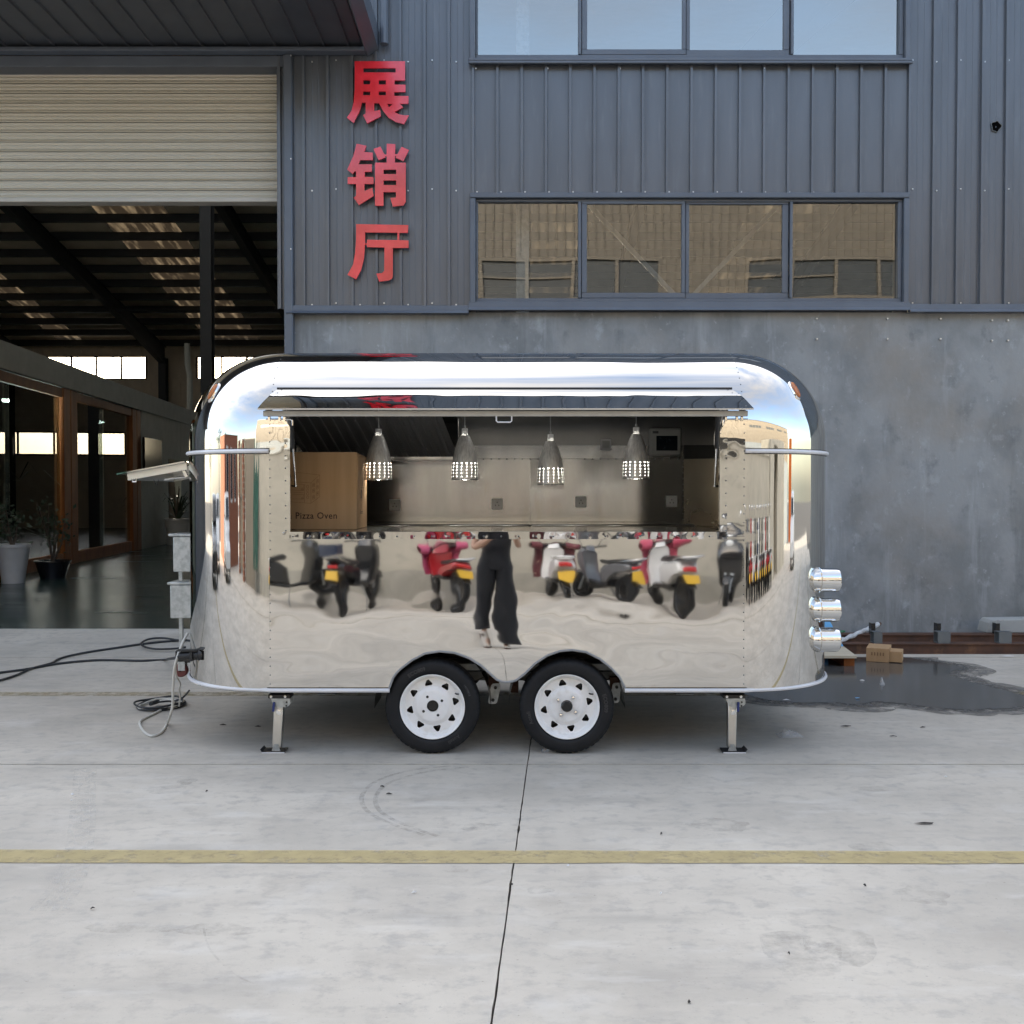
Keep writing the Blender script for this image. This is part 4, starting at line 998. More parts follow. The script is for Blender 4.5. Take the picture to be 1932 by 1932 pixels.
# ---- clearance lamps on the domes
def dome_lamp(u, v, sx):
    a = R(58 if sx < 0 else 58); cx = xl if sx < 0 else xr_
    best = None
    for ai in range(20, 90, 1):
        for ti in range(10, 80, 1):
            t = R(ti); rr = RC - RR*(1-math.cos(t)); p = Vector((cx+sx*rr*math.sin(R(ai)), YF+RC-rr*math.cos(R(ai)), zs+RR*math.sin(t)))
            uu = 966+1932*p.x/p.y; vv = 927-1932*(p.z-H)/p.y; d = (uu-u)**2+(vv-v)**2
            if best is None or d < best[0]: best = (d, p, Vector((sx*math.sin(R(ai))*math.cos(t), -math.cos(R(ai))*math.cos(t), math.sin(t))), R(ai))
    _, p, n, a = best
    e1 = Vector((0,0,1)).cross(n).normalized(); e2 = n.cross(e1)          # e2 runs up the dome
    def oval(r1, r2, h0, h1, m, name, par):
        mb = MB(); rows = []
        for h, f in ((h0,1),(h0+(h1-h0)*.6,.98),(h1,.85),(h1+.001,.01)): rows.append([p + n*h + e1*math.cos(t)*r1*f + e2*math.sin(t)*r2*f*(1 if abs(math.sin(t)) < 2 else 1) for t in [2*math.pi*k/24 for k in range(24)]])
        return mb.grid(rows, True).build(name, m, par)
    b = oval(.034, .078, -.03, .007, M['chrome_b'], 'clearance_lamp', T); oval(.020, .058, .004, .016, M['amber'], 'lens', b)
dome_lamp(405, 741, -1); dome_lamp(1498, 736, 1)
# ---- bullet tail lamps on the right corner
for i, (v, m_) in enumerate(((1094,'red_lens'),(1150,'amber'),(1206.5,'clear_lens'))):
    y = 6.37; z = Z(v, y); x0 = X(1527, y); x1 = X(1583.5, y); r = .077; x2 = X(1546, y)
    tl = MB().lathe([(x0-.12-x0,.05),(x0-x0,.054),(.012,.062),(x2-x0-.004,r-.004),(x2-x0,r+.002),(x2-x0+.006,r+.002),(x2-x0+.007,r-.001),(x1-x0-.02,r-.001),(x1-x0-.006,r-.004),(x1-x0,r-.012),(x1-x0-.012,r-.016)], (x0,y,z), (1,0,0), 40).build('tail_lamp', M['chrome_b'], T, ang=30)
    MB().lathe([(0,r-.014),(.006,r-.03),(.009,.001)], (x1-.012,y,z), (1,0,0), 28).build('lens', M[m_], tl)
MB().lathe([(-.03,.03),(-.03,.034),(.03,.034),(.03,.03)], P(1523,1196,6.33), (0,0,1), 16).build('door_hinge', M['chrome_b'], T)
# ---- left end: propped hatch, boxes, jockey wheel
q0, q1 = P(349,871,6.62), P(221,894.5,6.62)
ht = MB()
ht.bar(Vector((q0.x,7.1,q0.z)), Vector((q1.x,7.1,q1.z)), .98, .008)
ht = ht.build('end_hatch', M['chrome'], T, smooth=False)
l = MB(); dv = (q1-q0).normalized(); dn_ = Vector((0,0,-.028))
for y in (6.66, 7.54): l.bar(Vector((q0.x,y,q0.z))+dn_, Vector((q1.x,y,q1.z))-dv*.055+dn_, .012, .045)
l.bar(Vector((q1.x,6.66,q1.z))-dv*.06+dn_, Vector((q1.x,7.54,q1.z))-dv*.06+dn_, .012, .045)
l.build('hatch_lip', M['alu'], ht, smooth=False)
c0 = P(318,903,6.75); MB().cyl(c0, P(352,899,6.75), .006, 8).build('hatch_bolt', M['chrome_b'], ht); MB().cyl(P(310,905,6.9), P(340,901,6.9), .006, 8).build('hatch_bolt', M['chrome_b'], ht)
b_ = MB()
hz_ = P(253,907,6.62); b_.tube([P(250,903,6.62),P(250,909,6.62),P(257,909,6.62),P(257,902,6.62)], .005, 6); b_.build('pull_ring', M['chrome_b'], ht); MB().bar(P(346,886,6.7), P(353,900,6.7), .02, .02).build('hatch_stay', M['chrome_b'], ht)
MB().tube([P(290,905,6.62), P(294,914,6.62), P(297,915,6.62), P(299,905,6.62)], .002, 5).build('latch_wire', M['black'], ht)
y = 7.05; bl = X(335, y)
def ubox(u0, v0, v1, lid, name='utility_box'):
    o = MB().box(X(u0,y), -2.12, y-.1, y+.1, Z(v1,y), Z(v0,y)).build(name, M['galv'], T, bevel=.006)
    MB().box(X(u0,y)-lid, -2.118, y-.11, y+.11, Z(v0,y)+.001, Z(v0-5,y)).build('lid', M['galv'], o, bevel=.004)
ubox(334.5, 1011, 1077, .028); ubox(328.5, 1101, 1163.5, .016)
MB().box(X(337,y)-.0, X(343.5,y), y-.012, y+.012, Z(1262,y), Z(1163.5,y)-.001).box(X(337,y), X(343.5,y), y-.012, y+.012, Z(1096,y)+.004, Z(1077,y)-.001).build('jockey_post', M['galv'], T, smooth=False)
MB().box(-2.30, -2.0, 7.02, 7.12, .40, .46).box(X(337,y)-.02, X(345,y)+.03, y-.04, y+.04, Z(1244,y), Z(1226,y)).build('drawbar', M['hub'], T, bevel=.008)
cs = MB().lathe([(-.02,.012),(-.02,.042),(-.012,.048),(.012,.048),(.02,.042),(.02,.012)], P(342,1264,y), (0,1,0), 20).build('caster_wheel', mat('red_rubber', (.14,.03,.025), .5), T)
MB().box(X(336,y), X(349,y), y-.03, y-.024, Z(1264,y), Z(1249,y)).box(X(336,y), X(349,y), y+.024, y+.03, Z(1264,y), Z(1249,y)).box(X(336,y), X(349,y), y-.03, y+.03, Z(1249,y), Z(1247,y)).build('caster_fork', M['galv'], cs, smooth=False)
MB().box(-2.07, -2.03, 6.8, 7.4, .33, .38).build('end_beam', M['hub'], T, smooth=False)
# socket and plug at the corner
y = 6.34; pl_ = MB().lathe([(0,.022),(.03,.028),(.12,.03),(.125,.036),(.145,.036),(.15,.028),(.20,.028),(.205,.018),(.225,.012)], P(338,1238,y), (1,0,.05), 16)
pl_.box(X(334,y), X(373,y), y-.03, y+.03, Z(1228,y), Z(1225.5,y)).box(X(359,y), X(364,y), y-.04, y+.04, Z(1246,y), Z(1229,y))
pl_.build('power_inlet', M['black'], T, ang=30)

# ---- chassis
ch = MB()
for y in (6.44, 7.72): ch.box(xl-.25, xr_+.3, y-.03, y+.03, Z(1284, 6.41), Z(1266.5, 6.41))
ch.build('chassis_rail', M['galv_dull'], T, bevel=.004)
MB().box(-2.0, xr_+.55, YF+.06, YB-.06, ZL-.012, ZL+.05).build('underbody', M['hub'], T, smooth=False) if False else None
ub = MB()
def ubp(sx, xa):
    cx = xl if sx < 0 else xr_; rc = RC-.05; q = [(xa, YF+.06), (cx, YF+.06)] + [(cx+sx*rc*math.sin(R(a)), YF+RC-rc*math.cos(R(a))) for a in range(10, 91, 10)] + [(cx+sx*rc*math.sin(R(a)), YB-RC+rc*math.cos(R(a))) for a in range(90, 9, -10)] + [(cx, YB-.06), (xa, YB-.06)]
    ub.prism(q, lambda p, t: (p[0], p[1], t), ZL+.02, ZL+.05)
ubp(-1, arch[0][0]-.02); ubp(1, arch[-1][0]+.02)
ub.box(arch[0][0]-.02, arch[-1][0]+.02, 6.47, YB-.06, ZL+.02, ZL+.05)
ub.box(xl-.4,xr_+.4,6.9,6.96,ZL-.03,ZL+.02).box(-.9,-.84,6.2,8,ZL-.02,ZL+.02).box(1.0,1.06,6.2,8,ZL-.02,ZL+.02)
ub.build('underbody', M['hub'], T, smooth=False, recalc=True)
ww = MB()
MB().box(arch[0][0]-.05, arch[-1][0]+.05, 6.472, 6.48, .47, .86).build('wheel_well_back', M['hub'], T, smooth=False)
for ua in (1, -1):
    for q0 in (893, 1146): MB().add([(X(q0-14,6.44),6.44,Z(1240,6.44)),(X(q0+30,6.44),6.44,Z(1268,6.44)),(X(q0-2,6.44),6.44,Z(1268,6.44))], [(0,1,2)]).build('gusset', M['galv'], T, smooth=False) if ua > 0 else None
wc = []
cxs = (X(817, 6.2), X(1069, 6.2))
for cx in cxs:
    rows = []
    for a in range(0, 181, 9): rows.append([(cx+.35*math.cos(R(a)), y, .275+.40*math.sin(R(a))) for y in (YF+.02, 6.46)])
    ww.grid(rows)
ww.build('wheel_well', M['hub'], T)
zax = .275
for cx in cxs:
    ax = MB().cyl((cx, 6.30, zax), (cx, 7.95, zax), .03, 12)
    ax.build('axle', M['hub'], T)
    lv = MB()
    for i in range(4):
        pts = [(cx+(.30-.05*i)*(k-5)/5, 6.40, zax+.07-.018*i + .07*((k-5)/5)**2*(1-.12*i)) for k in range(11)]
        lv.grid([[Vector(p)+Vector((0,d,0)) for p in pts] for d in (-.025,.025)])
    lv.build('leaf_spring', M['hub'], T, smooth=False)
for u0, u1, v0, v1, ti in ((923.5,941.5,1289.5,1328,-.012), (1154,1170.5,1288.5,1326,-.006)):
    y = 6.33; c = P((u0+u1)/2, (v0+v1)/2, y); w = (u1-u0)/1932*y/2; h = (v1-v0)/1932*y/2
    rim = []
    for k in range(24):
        t = 2*math.pi*k/24; cs_, sn = math.cos(t), math.sin(t)
        px_ = w*max(-1, min(1, cs_*1.7)); pz_ = h*max(-1, min(1, sn*1.12)); rim.append((c.x+px_*(1-.15*abs(pz_/h)**6)+ti*pz_/h*-1, c.z+pz_))
    s = MB().prism(rim, lambda p, t: (p[0], t, p[1]), y, y+.008).build('shackle', M['galv'], T, smooth=False, recalc=True)
    bt = MB()
    for dz_ in (.6, -.62): bt.cyl((c.x-ti*dz_, y+.001, c.z+h*dz_), (c.x-ti*dz_, y-.012, c.z+h*dz_), .0105, 6).cyl((c.x-ti*dz_, y-.012, c.z+h*dz_), (c.x-ti*dz_, y-.02, c.z+h*dz_), .006, 8)
    bt.build('nut', M['black'], s, smooth=False)
    MB().box(c.x-.035, c.x+.03, y+.01, y+.06, c.z+h*.3, Z(1279,y)).build('spring_hanger', M['rust'], T, smooth=False)
y = 6.36; c = P(971, 1293, y)
MB().box(c.x-.024, c.x+.024, y, y+.05, Z(1307,y), Z(1278,y)).cyl((c.x+.005,y-.001,Z(1298,y)),(c.x+.005,y-.012,Z(1298,y)),.011,8).build('spring_hanger', M['rust'], T, smooth=False)

# ---- wheels
def perf(mb, f, hole, n=16):
    """one cell of a sheet with a hole: f maps unit square to space"""
    o = []; 
    for k in range(n):
        t = 2*math.pi*(k+.5)/n; cx, cy = math.cos(t), math.sin(t); s = .5/max(abs(cx), abs(cy)); o.append((.5+cx*s, .5+cy*s))
    hp = []
    for k in range(n):
        t = 2*math.pi*(k+.5)/n; hp.append(hole(t))
    if n % 8 == 0:
        pass
    vs_ = [f(*p) for p in o] + [f(*p) for p in hp] + [f(0,0), f(1,0), f(1,1), f(0,1)]
    fs = [(k, (k+1) % n, n+(k+1) % n, n+k) for k in range(n)]
    # corners of the cell
    q = n//8
    for i, ci in ((q-1, 2*n+2), (3*q-1, 2*n+3), (5*q-1, 2*n+0), (7*q-1, 2*n+1)): fs.append((i, ci, (i+1) % n))
    mb.add(vs_, fs)
def tri_hole(t):
    # rounded triangle, broad side inward, point outward
    best = 9
    for a in (math.pi/2, math.pi/2+2.094, math.pi/2-2.094):
        c = math.cos(t - (a + math.pi))
        if c > 1e-3: best = min(best, .30/c)
    r = min(best, .46); return (.5 + r*math.cos(t)*.98, .45 + r*math.sin(t)*1.15)
def wheel(cx, nuts):
    cy, cz, Ro = 6.19, .286, .286; KS = 1.03
    o = Vector((cx, cy, cz)); AX = Vector((0,-1,0))
    def pt(h, r, a): return o + Vector((r*KS*math.sin(a), -h, r*KS*math.cos(a)))
    prof = [(.050,.186),(.066,.194),(.074,.203),(.0775,.212),(.0775,.243),(.074,.256),(.066,.267),(.056,.2745),(.046,.2765),(.034,.2775),(.032,.270),(.027,.270),(.025,.2775),(.003,.2775),(.0025,.270),(-.0025,.270),(-.003,.2775),(-.025,.2775),(-.027,.270),(-.032,.270),(-.034,.2775),(-.046,.2765),(-.060,.272),(-.074,.256),(-.0775,.24),(-.0775,.212),(-.066,.194),(-.05,.186)]
    n = 192; rows = []
    for h, r in prof:
        row = []
        for k in range(n):
            q = r
            if abs(h) > .034 and r > .262 and k % 4 == 0: q = r - .0045
            row.append(pt(h, q, 2*math.pi*k/n))
        rows.append(row)
    w = MB().grid(rows, True).build('wheel', M['tyre'], T, ang=50)
    rim = MB()
    def lat(pr, nn=48): rim.grid([[pt(h, r, 2*math.pi*k/nn) for k in range(nn)] for h, r in pr], True)
    lat([(.052,.184),(.064,.188),(.069,.1905),(.0715,.188),(.070,.184),(.060,.176),(.040,.170),(.030,.166),(.026,.160),(.0265,.156)])
    lat([(.026,.116),(.030,.108),(.037,.100),(.041,.092),(.042,.084),(.042,.0)][:5] + [(.042,.0345),(.030,.033)])
    lat([(.05,.184),(-.05,.180)])
    for k in range(8):
        def f(a, b, k=k):
            r = .116 + (.156-.116)*b; return pt(.026+.0005*b, r, 2*math.pi*(k+a)/8+.2)
        sub = 1
        def f3(a, b, k=k): return f(a, b)
        # three sub-cells per sector keep the rim round
        for j in range(4):
            a0, a1 = ((0,.22),(0,0),(0,0),(.78,1))[j]
            if j in (0, 3):
                rows = [[f(a0+(a1-a0)*i/2, b) for i in range(3)] for b in (0, 1)]; rim.grid(rows)
        nseg = 16
        def g(a, b): return f(.22+.56*a, b)
        perf(rim, g, tri_hole, 16)
    rimo = rim.build('rim', M['rim'], w, ang=35)
    MB().lathe([(0,.001),(0,.178)], o+Vector((0,.02,0)), AX, 32).build('brake_drum', M['hub'], w)
    if nuts:
        MB().lathe([(.0,.034),(.030,.032),(.034,.028),(.034,.0005)], o+Vector((0,-.034,0)), AX, 24).build('hub_cap', M['hub'], w)
        nb_ = MB()
        for k in range(4): nb_.lathe([(0,.011),(.010,.011),(.018,.008),(.020,.001)], pt(.042,.062,R(35+90*k)), AX, 12)
        nb_.build('wheel_nut', M['chrome_b'], w)
    else:
        MB().lathe([(-.02,.0335),(.008,.0335)], o+Vector((0,-.034,0)), AX, 24).lathe([(0,.001),(0,.0335)], o+Vector((0,-.03,0)), AX, 24).build('hub_bore', M['hub'], w)
        nb_ = MB()
        for k in range(4): c = pt(.0423,.062,R(60+90*k)); nb_.lathe([(0,.0085),(.0006,.0085),(.0007,.0003)], c, AX, 12)
        nb_.build('bolt_hole', M['black'], w)
    MB().tube([pt(.028,.150,R(62)), pt(.05,.158,R(63)), pt(.062,.168,R(64))], .0045, 8).build('valve', M['black'], w)
    def arc_text(s, size, rad, a0, m, bold=.0):
        vv, ff = mesh_text(s, size, bold, 1.05); vs_ = []
        for p in vv: a = a0 + p.x/rad; vs_.append(pt(.0781, rad-size*.35+p.y, a))
        MB().add(vs_, ff).build('lettering', m, w, smooth=False)
    if not nuts:
        arc_text('ECO809', .030, .228, R(-24), M['tyre_text'], .0008); arc_text('Aoteli', .030, .228, R(146), M['tyre_text'], .0008)
        arc_text('145/70R13', .016, .228, R(64), M['tyre_text2'], .0003)
    else:
        arc_text('ECO809', .030, .228, R(84), M['tyre_text'], .0008); arc_text('Aoteli', .030, .228, R(-106), M['tyre_text'], .0008)
    return w
WH = [wheel(cxs[0], False), wheel(cxs[1], True)]
for w_ in WH:
    c = copy_tree(w_, T); c.location = (0, 1.80, 0)

# ---- corner jacks
def jack(ut, ub, uf, tube_w, hand):
    y = 6.22; yb_ = 6.20
    zt = Z(1319, y); zb_ = .02
    xt, xb = X(ut, y), X(ub, y)
    j = MB().bar((xt, y, zt), (xb, yb_, .025), tube_w, .05, up=(0,1,0)).build('corner_jack', M['alu'], T, bevel=.005)
    MB().box(xt-.06, xt+.075, y-.05, y+.05, Z(1315,y), Z(1307.5,y)).build('mount_plate', M['black'], j, bevel=.003)
    br = MB()
    for yy in (y-.045, y+.04):
        rimp = [(xt-.045, Z(1314,y)), (xt+.072, Z(1314,y))] + [(xt+.02+.055*math.cos(R(a)), Z(1322,y)-.03*math.sin(R(a))-.004) for a in range(0, 181, 20)]
        br.prism(rimp, lambda p, t: (p[0], t, p[1]), yy, yy+.006)
    br.build('pivot_plate', M['galv'], j, smooth=False, recalc=True)
    hx = xt + hand
    MB().bar((hx, y-.055, Z(1321,y)), (hx-.004, y-.06, Z(1339,y)), .014, .012, up=(0,1,0)).build('release_handle', M['blue'], j, bevel=.004)
    for dx in (-.04, .045): MB().cyl((xt+dx, y-.0501, Z(1311,y)), (xt+dx, y-.057, Z(1311,y)), .009, 6).build('bolt', M['chrome_b'], j, ang=30)
    bt = MB()
    bt.cyl((xt+.002, y-.026, Z(1341.5,y)), (xt+.002, y-.033, Z(1341.5,y)), .017, 20).cyl((xt+.002, y-.033, Z(1341.5,y)), (xt+.002, y-.043, Z(1341.5,y)), .011, 6)
    bt.build('bolt', M['chrome_b'], j, ang=30)
    for dx, dz_ in ((.05,-.022),(.052,.0),(.035,-.034)): MB().cyl((xt+dx, y-.0455, Z(1322,y)+dz_), (xt+dx, y-.0462, Z(1322,y)+dz_), .006, 10).build('pin_hole', M['black'], j, ang=30)
    c = G(uf, 1415); c.y = yb_
    f_ = MB(); w, dpt = .068, .055
    f_.add([(c.x-w,yb_-dpt,0.001),(c.x+w,yb_-dpt,0.001),(c.x+w,yb_+dpt,0.001),(c.x-w,yb_+dpt,0.001),(c.x-w,yb_-dpt,.008),(c.x+w,yb_-dpt,.008),(c.x+w,yb_+dpt,.008),(c.x-w,yb_+dpt,.008)],
           [(0,3,2,1),(4,5,6,7),(0,1,5,4),(1,2,6,5),(2,3,7,6),(3,0,4,7)])
    f_.add([(c.x-w-.012,yb_-dpt+.006,.022),(c.x-w,yb_-dpt,.008),(c.x-w,yb_+dpt,.008),(c.x-w-.012,yb_+dpt,.022)], [(0,1,2,3)]).add([(c.x+w+.012,yb_-dpt+.006,.022),(c.x+w,yb_-dpt,.008),(c.x+w,yb_+dpt,.008),(c.x+w+.012,yb_+dpt,.022)], [(3,2,1,0)])
    f_.build('foot', M['black'], j, smooth=False)
    MB().box(c.x-w, c.x+w, yb_-dpt-.002, yb_-dpt-.0005, .001, .007).build('foot_edge', M['band'], j, smooth=False)
    MB().prism([(xb-.026,.009),(xb+.026,.009),(xb+.012,.05),(xb-.012,.05)], lambda p, t: (p[0], t, p[1]), yb_-.036, yb_-.028).cyl((xb, yb_-.0365, .036), (xb, yb_-.043, .036), .008, 8).build('foot_clevis', M['galv'], j, smooth=False, recalc=True)
    return j
for j_ in (jack(526, 522.5, 521, .056, -.022), jack(1382, 1380.5, 1380.5, .053, .030)):
    c = copy_tree(j_, T); c.location = (0, 1.78, 0)
# ================================================================ PENDANT LAMPS
def lamp(u, vcap, vtop, vbot, wpx, label, first=None):
    y = 6.9; x = X(u, y); zb_, zt, zc_ = Z(vbot, y), Z(vtop, y), Z(vcap, y); R0 = wpx/2/1932*y
    t = thing('pendant_lamp', label, 'lamp', (x, y, zb_), 'perforated pendant lamps over the counter')
    Hh = zt - zb_; o = Vector((x, y, zb_))
    def rad(s): return R0*(1 - .70*max(0, s-.12)**2.1*1.16 - .02*s)
    sh = MB(); n = 16; hb = .40
    def pt(s, a): r = rad(s); return o + Vector((r*math.sin(a), -r*math.cos(a), s*Hh))
    def hole(t): return (.5+.15*math.cos(t), .5+.24*math.sin(t))
    for i in range(5):
        for k in range(n):
            perf(sh, lambda a, b, i=i, k=k: pt(.035+(hb-.035)*(i+b)/5, 2*math.pi*(k+a)/n), hole, 16)
    for s0, s1, q in ((0,.035,1),(hb,1.0,16)):
        sh.grid([[pt(s0+(s1-s0)*j/q, 2*math.pi*k/(n*3)) for k in range(n*3)] for j in range(q+1)], True)
    sh.build('lamp_shade', M['lamp_shade'], t, ang=40, weld=1e-4)
    rim_ = [pt(0, 2*math.pi*k/48) for k in range(48)]
    MB().tube(rim_, .002, 6, closed=True).build('shade_rim', M['chrome_b'], t)
    MB().box(x-.020, x+.020, y-.020, y+.020, zt-.004, zc_).build('lamp_cap', M['socket'], t, bevel=.003)
    MB().tube([(x,y,zc_),(x,y,zc_+.02)], .007, 8).tube([(x,y,zc_+.02),(x,y,zt_-.055)], .0032, 6).build('lamp_cord', M['galv'], t)
    MB().sphere((x, y, zb_+Hh*.52), .026, 16, 10).build('bulb', M['bulb'], t)
lamp(714.5, 809, 821.5, 905.5, 50.5, 'left pendant lamp, hanging beside the pizza oven carton')
lamp(877, 808.5, 821.5, 905, 50.5, 'second pendant lamp from the carton, right of the dark range hood')
lamp(1038.5, 819.5, 832.5, 914.5, 51, 'lowest hanging of the four perforated pendant lamps')
lamp(1200, 806, 819, 903, 51, 'right pendant lamp, hanging just left of the control box')

# ================================================================ CARTON
bx0, bx1, by0 = X(545, 6.45)-.06, X(672, 6.45), 6.45
bz0, bz1 = oz0+.002, Z(853, 6.45)
cart = thing('carton', 'large brown pizza oven carton standing on the trailer counter', 'carton', ((bx0+bx1)/2, by0, bz0))
cy1 = 6.45*294/274
MB().add([(bx0,by0,bz0),(bx1,by0,bz0),(bx1,cy1,bz0),(bx0,cy1,bz0),(bx0,by0,bz1),(bx1,by0,bz1),(bx1+.012,by0+.01,bz1-.03),(bx1,cy1,bz1-.018),(bx0,cy1,bz1)],
    [(0,3,2,1),(0,1,5,4),(1,2,7,6),(1,6,5),(2,3,8,7),(3,0,4,8),(4,5,6,7,8)]).build('box_body', M['cardboard'], cart, smooth=False)
vv, ff = mesh_text('Pizza Oven', (979-967)/1932*6.45*1.42, .0006, 1.08, 'LEFT'); bp0 = P(557, 978.5, 6.45)
wtx = max(p.x for p in vv); sx_ = (X(635.5, 6.45)-bp0.x)/wtx
MB().add([(bp0.x+p.x*sx_, by0-.0015, bp0.z+p.y) for p in vv], ff).build('lettering', M['print'], cart, smooth=False)
dr = MB(); dq = .0011
def ln(*pts):
    q = [((850+a/4.83)*.6389, (1180+b/4.83)*.6389) for a, b in pts]
    w3 = [P(u, v, 6.45) for u, v in q]
    for a, b in zip(w3, w3[1:]): dr.bar((a.x, by0-.0012, a.z), (b.x, by0-.0012, b.z), .0012, .0022, up=(0,1,0)) if False else dr.obox(((a.x+b.x)/2, by0-.0012, (a.z+b.z)/2), ((Vector((b.x-a.x,0,b.z-a.z))).length, .0008, .0016), Matrix.Rotation(-math.atan2(b.z-a.z, b.x-a.x), 3, 'Y'))
ln((60,1030),(455,1075),(455,1385),(330,1480),(60,1460)); ln((60,1170),(330,1188),(330,1480)); ln((330,1188),(455,1075)); ln((60,1200),(240,1210),(240,1470)); ln((60,1320),(235,1330)); ln((60,1350),(235,1355))
ln((60,1290),(225,1300),(225,1215)); ln((60,1415),(225,1420),(225,1360))
for q in (1243,1295,1345,1395): ln(*[(283+17*math.cos(t), q+20*math.sin(t)) for t in [2*math.pi*k/10 for k in range(11)]])
for a, b in ((367,1220),(367,1300),(367,1395),(425,1165),(425,1250),(425,1340)): ln((a-13,b-22),(a+13,b-30),(a+13,b+20),(a-13,b+28),(a-13,b-22)); ln((a-8,b),(a+10,b-6)); ln((a,b+12),(a,b-18))
for b in (1275,1405): ln((188,b+15),(206,b-18),(222,b+15),(188,b+15)); ln((198,b+8),(214,b+8))
dr.build('printed_drawing', M['print_faint'], cart, smooth=False)
sd_ = MB(); xx = bx1+.0016
def sbar(yc, zc_, w, h): sd_.box(xx-.001, xx, yc-w/2, yc+w/2, zc_-h/2, zc_+h/2)
zz = lambda v: Z(v, 6.68)
for yq in (6.62, 6.72): sbar(yq, zz(907), .022, .05); 
for yq in (6.60, 6.66, 6.72): sbar(yq, zz(916), .02, .008)
sbar(6.66, zz(920), .2, .003); sbar(6.66, zz(932), .045, .055); sbar(6.66, zz(942), .012, .02)
sd_.build('printed_symbols', M['print'], cart, smooth=False)
vv, ff = mesh_text('Electric', .040, .0004, 1.0, 'CENTER')
MB().add([(bx1+.0016, 6.67+p.x*1.15, zz(966)-.012+p.y) for p in vv], ff).build('lettering', M['print'], cart, smooth=False)

# ================================================================ YARD OBJECTS ON THE RIGHT
pud_px = [((2100+a/2.091)*.6389, (1550+b/2.091)*.6389) for a, b in [(60,1010),(200,1045),(330,1083),(450,1092),(560,1102),(680,1100),(790,1104),(900,1112),(1000,1099),(1080,1097),(1160,1101),(1250,1115),(1330,1128),(1500,1140),(1620,1143),(1720,1142),(1850,1132),(1940,1122),(2100,1105),(2120,1070),(1932,1060),(1800,1022),(1720,1003),(1650,987),(1570,962),(1500,946),(1465,930),(1466,914),(1500,902),(1560,888),(1500,868),(1440,856),(1350,846),(1250,826),(1150,822),(1000,812),(800,808),(600,815),(300,860),(60,900)]]
pw_ = [G(*p) for p in pud_px]; dense = []
for i in range(len(pw_)):
    a, b, c_, d_ = pw_[i-1], pw_[i], pw_[(i+1) % len(pw_)], pw_[(i+2) % len(pw_)]
    for k in range(6):
        t = k/6; q = .5*((2*b)+(c_-a)*t+(2*a-5*b+4*c_-d_)*t*t+(3*b-a-3*c_+d_)*t**3)
        q = q + Vector((fbm(q.x*6,q.y*6,1,3)*.02, fbm(q.x*6,q.y*6,5,3)*.03, 0)); dense.append((q.x, min(q.y, 9.7), .0055))
vv, ff = mesh_outline([[(p[0], p[1]) for p in dense]], 0.0)
cxp = sum(p[0] for p in dense)/len(dense); cyp = sum(p[1] for p in dense)/len(dense)
rim2 = [(p[0]+(.10+.05*fbm(p[0]*2,p[1]*2,2,2))*(1 if p[0] > cxp else -1)*min(1,abs(p[0]-cxp)), p[1]+(.16 if p[1] < cyp else .06)*(1+.8*fbm(p[0]*3,p[1]*3,9,3)), 0) for p in dense]
rim2 = [(p[0], min(p[1]-(.32 if p[1] < cyp else 0), 9.7), 0) for p in rim2]
vv2, ff2 = mesh_outline([[(p[0], p[1]) for p in rim2]], 0.0)
for li, wd in enumerate((.05, .12, .22)):
    ring = []
    for i in range(len(dense)):
        a = Vector(dense[i-2]); b = Vector(dense[(i+2) % len(dense)]); d = (b-a); d.z = 0; d.normalize(); nn_ = Vector((d.y, -d.x, 0)); p = Vector(dense[i]) + nn_*wd*(1+.7*fbm(dense[i][0]*2.5, dense[i][1]*2.5, li, 3))
        ring.append((p.x, min(p.y, 9.71)))
    vv2, ff2 = mesh_outline([ring], 0.0)
    MB().add([(p.x, p.y, .0045-.0007*li) for p in vv2], ff2).build('damp_patch', M['damp'], ground, smooth=False, recalc=True)
pud = MB().add([(p.x, p.y, .0055) for p in vv], ff).build('puddle', M['puddle'], None, smooth=False, recalc=True); tag(pud, kind='structure')
# carton on the ground
cb = thing('carton', 'small brown carton standing in the puddle beside the rusty beam', 'carton', (0,0,0)); cb.location = G(1674, 1250, .006); BASE[cb.name] = Vector(cb.location)
c = Vector(cb.location); rot = Matrix.Rotation(R(-24), 3, 'Z'); wx, wy, hh = .20, .30, .128
c = c + Vector((-.02,.16,0))
MB().obox(c+Vector((0,0,hh/2)), (wx, wy, hh), rot).build('box_body', M['cardboard'], cb, bevel=.003)
MB().obox(c+rot @ Vector((wx/2+.055,-.03,.055)), (.11, wy*.7, .10), rot).build('box_flap', M['cardboard'], cb, bevel=.003)
pr_ = MB()
for i in range(5): pr_.obox(c+rot @ Vector((-.05+.025*i, -wy/2-.0008, .075)), (.012,.0008,.03), rot)
for i in range(4): pr_.obox(c+rot @ Vector((-wx/2-.0008, -.1+.06*i, .07)), (.0008,.035,.006), rot)
pr_.build('print', M['print_faint'], cb, smooth=False)
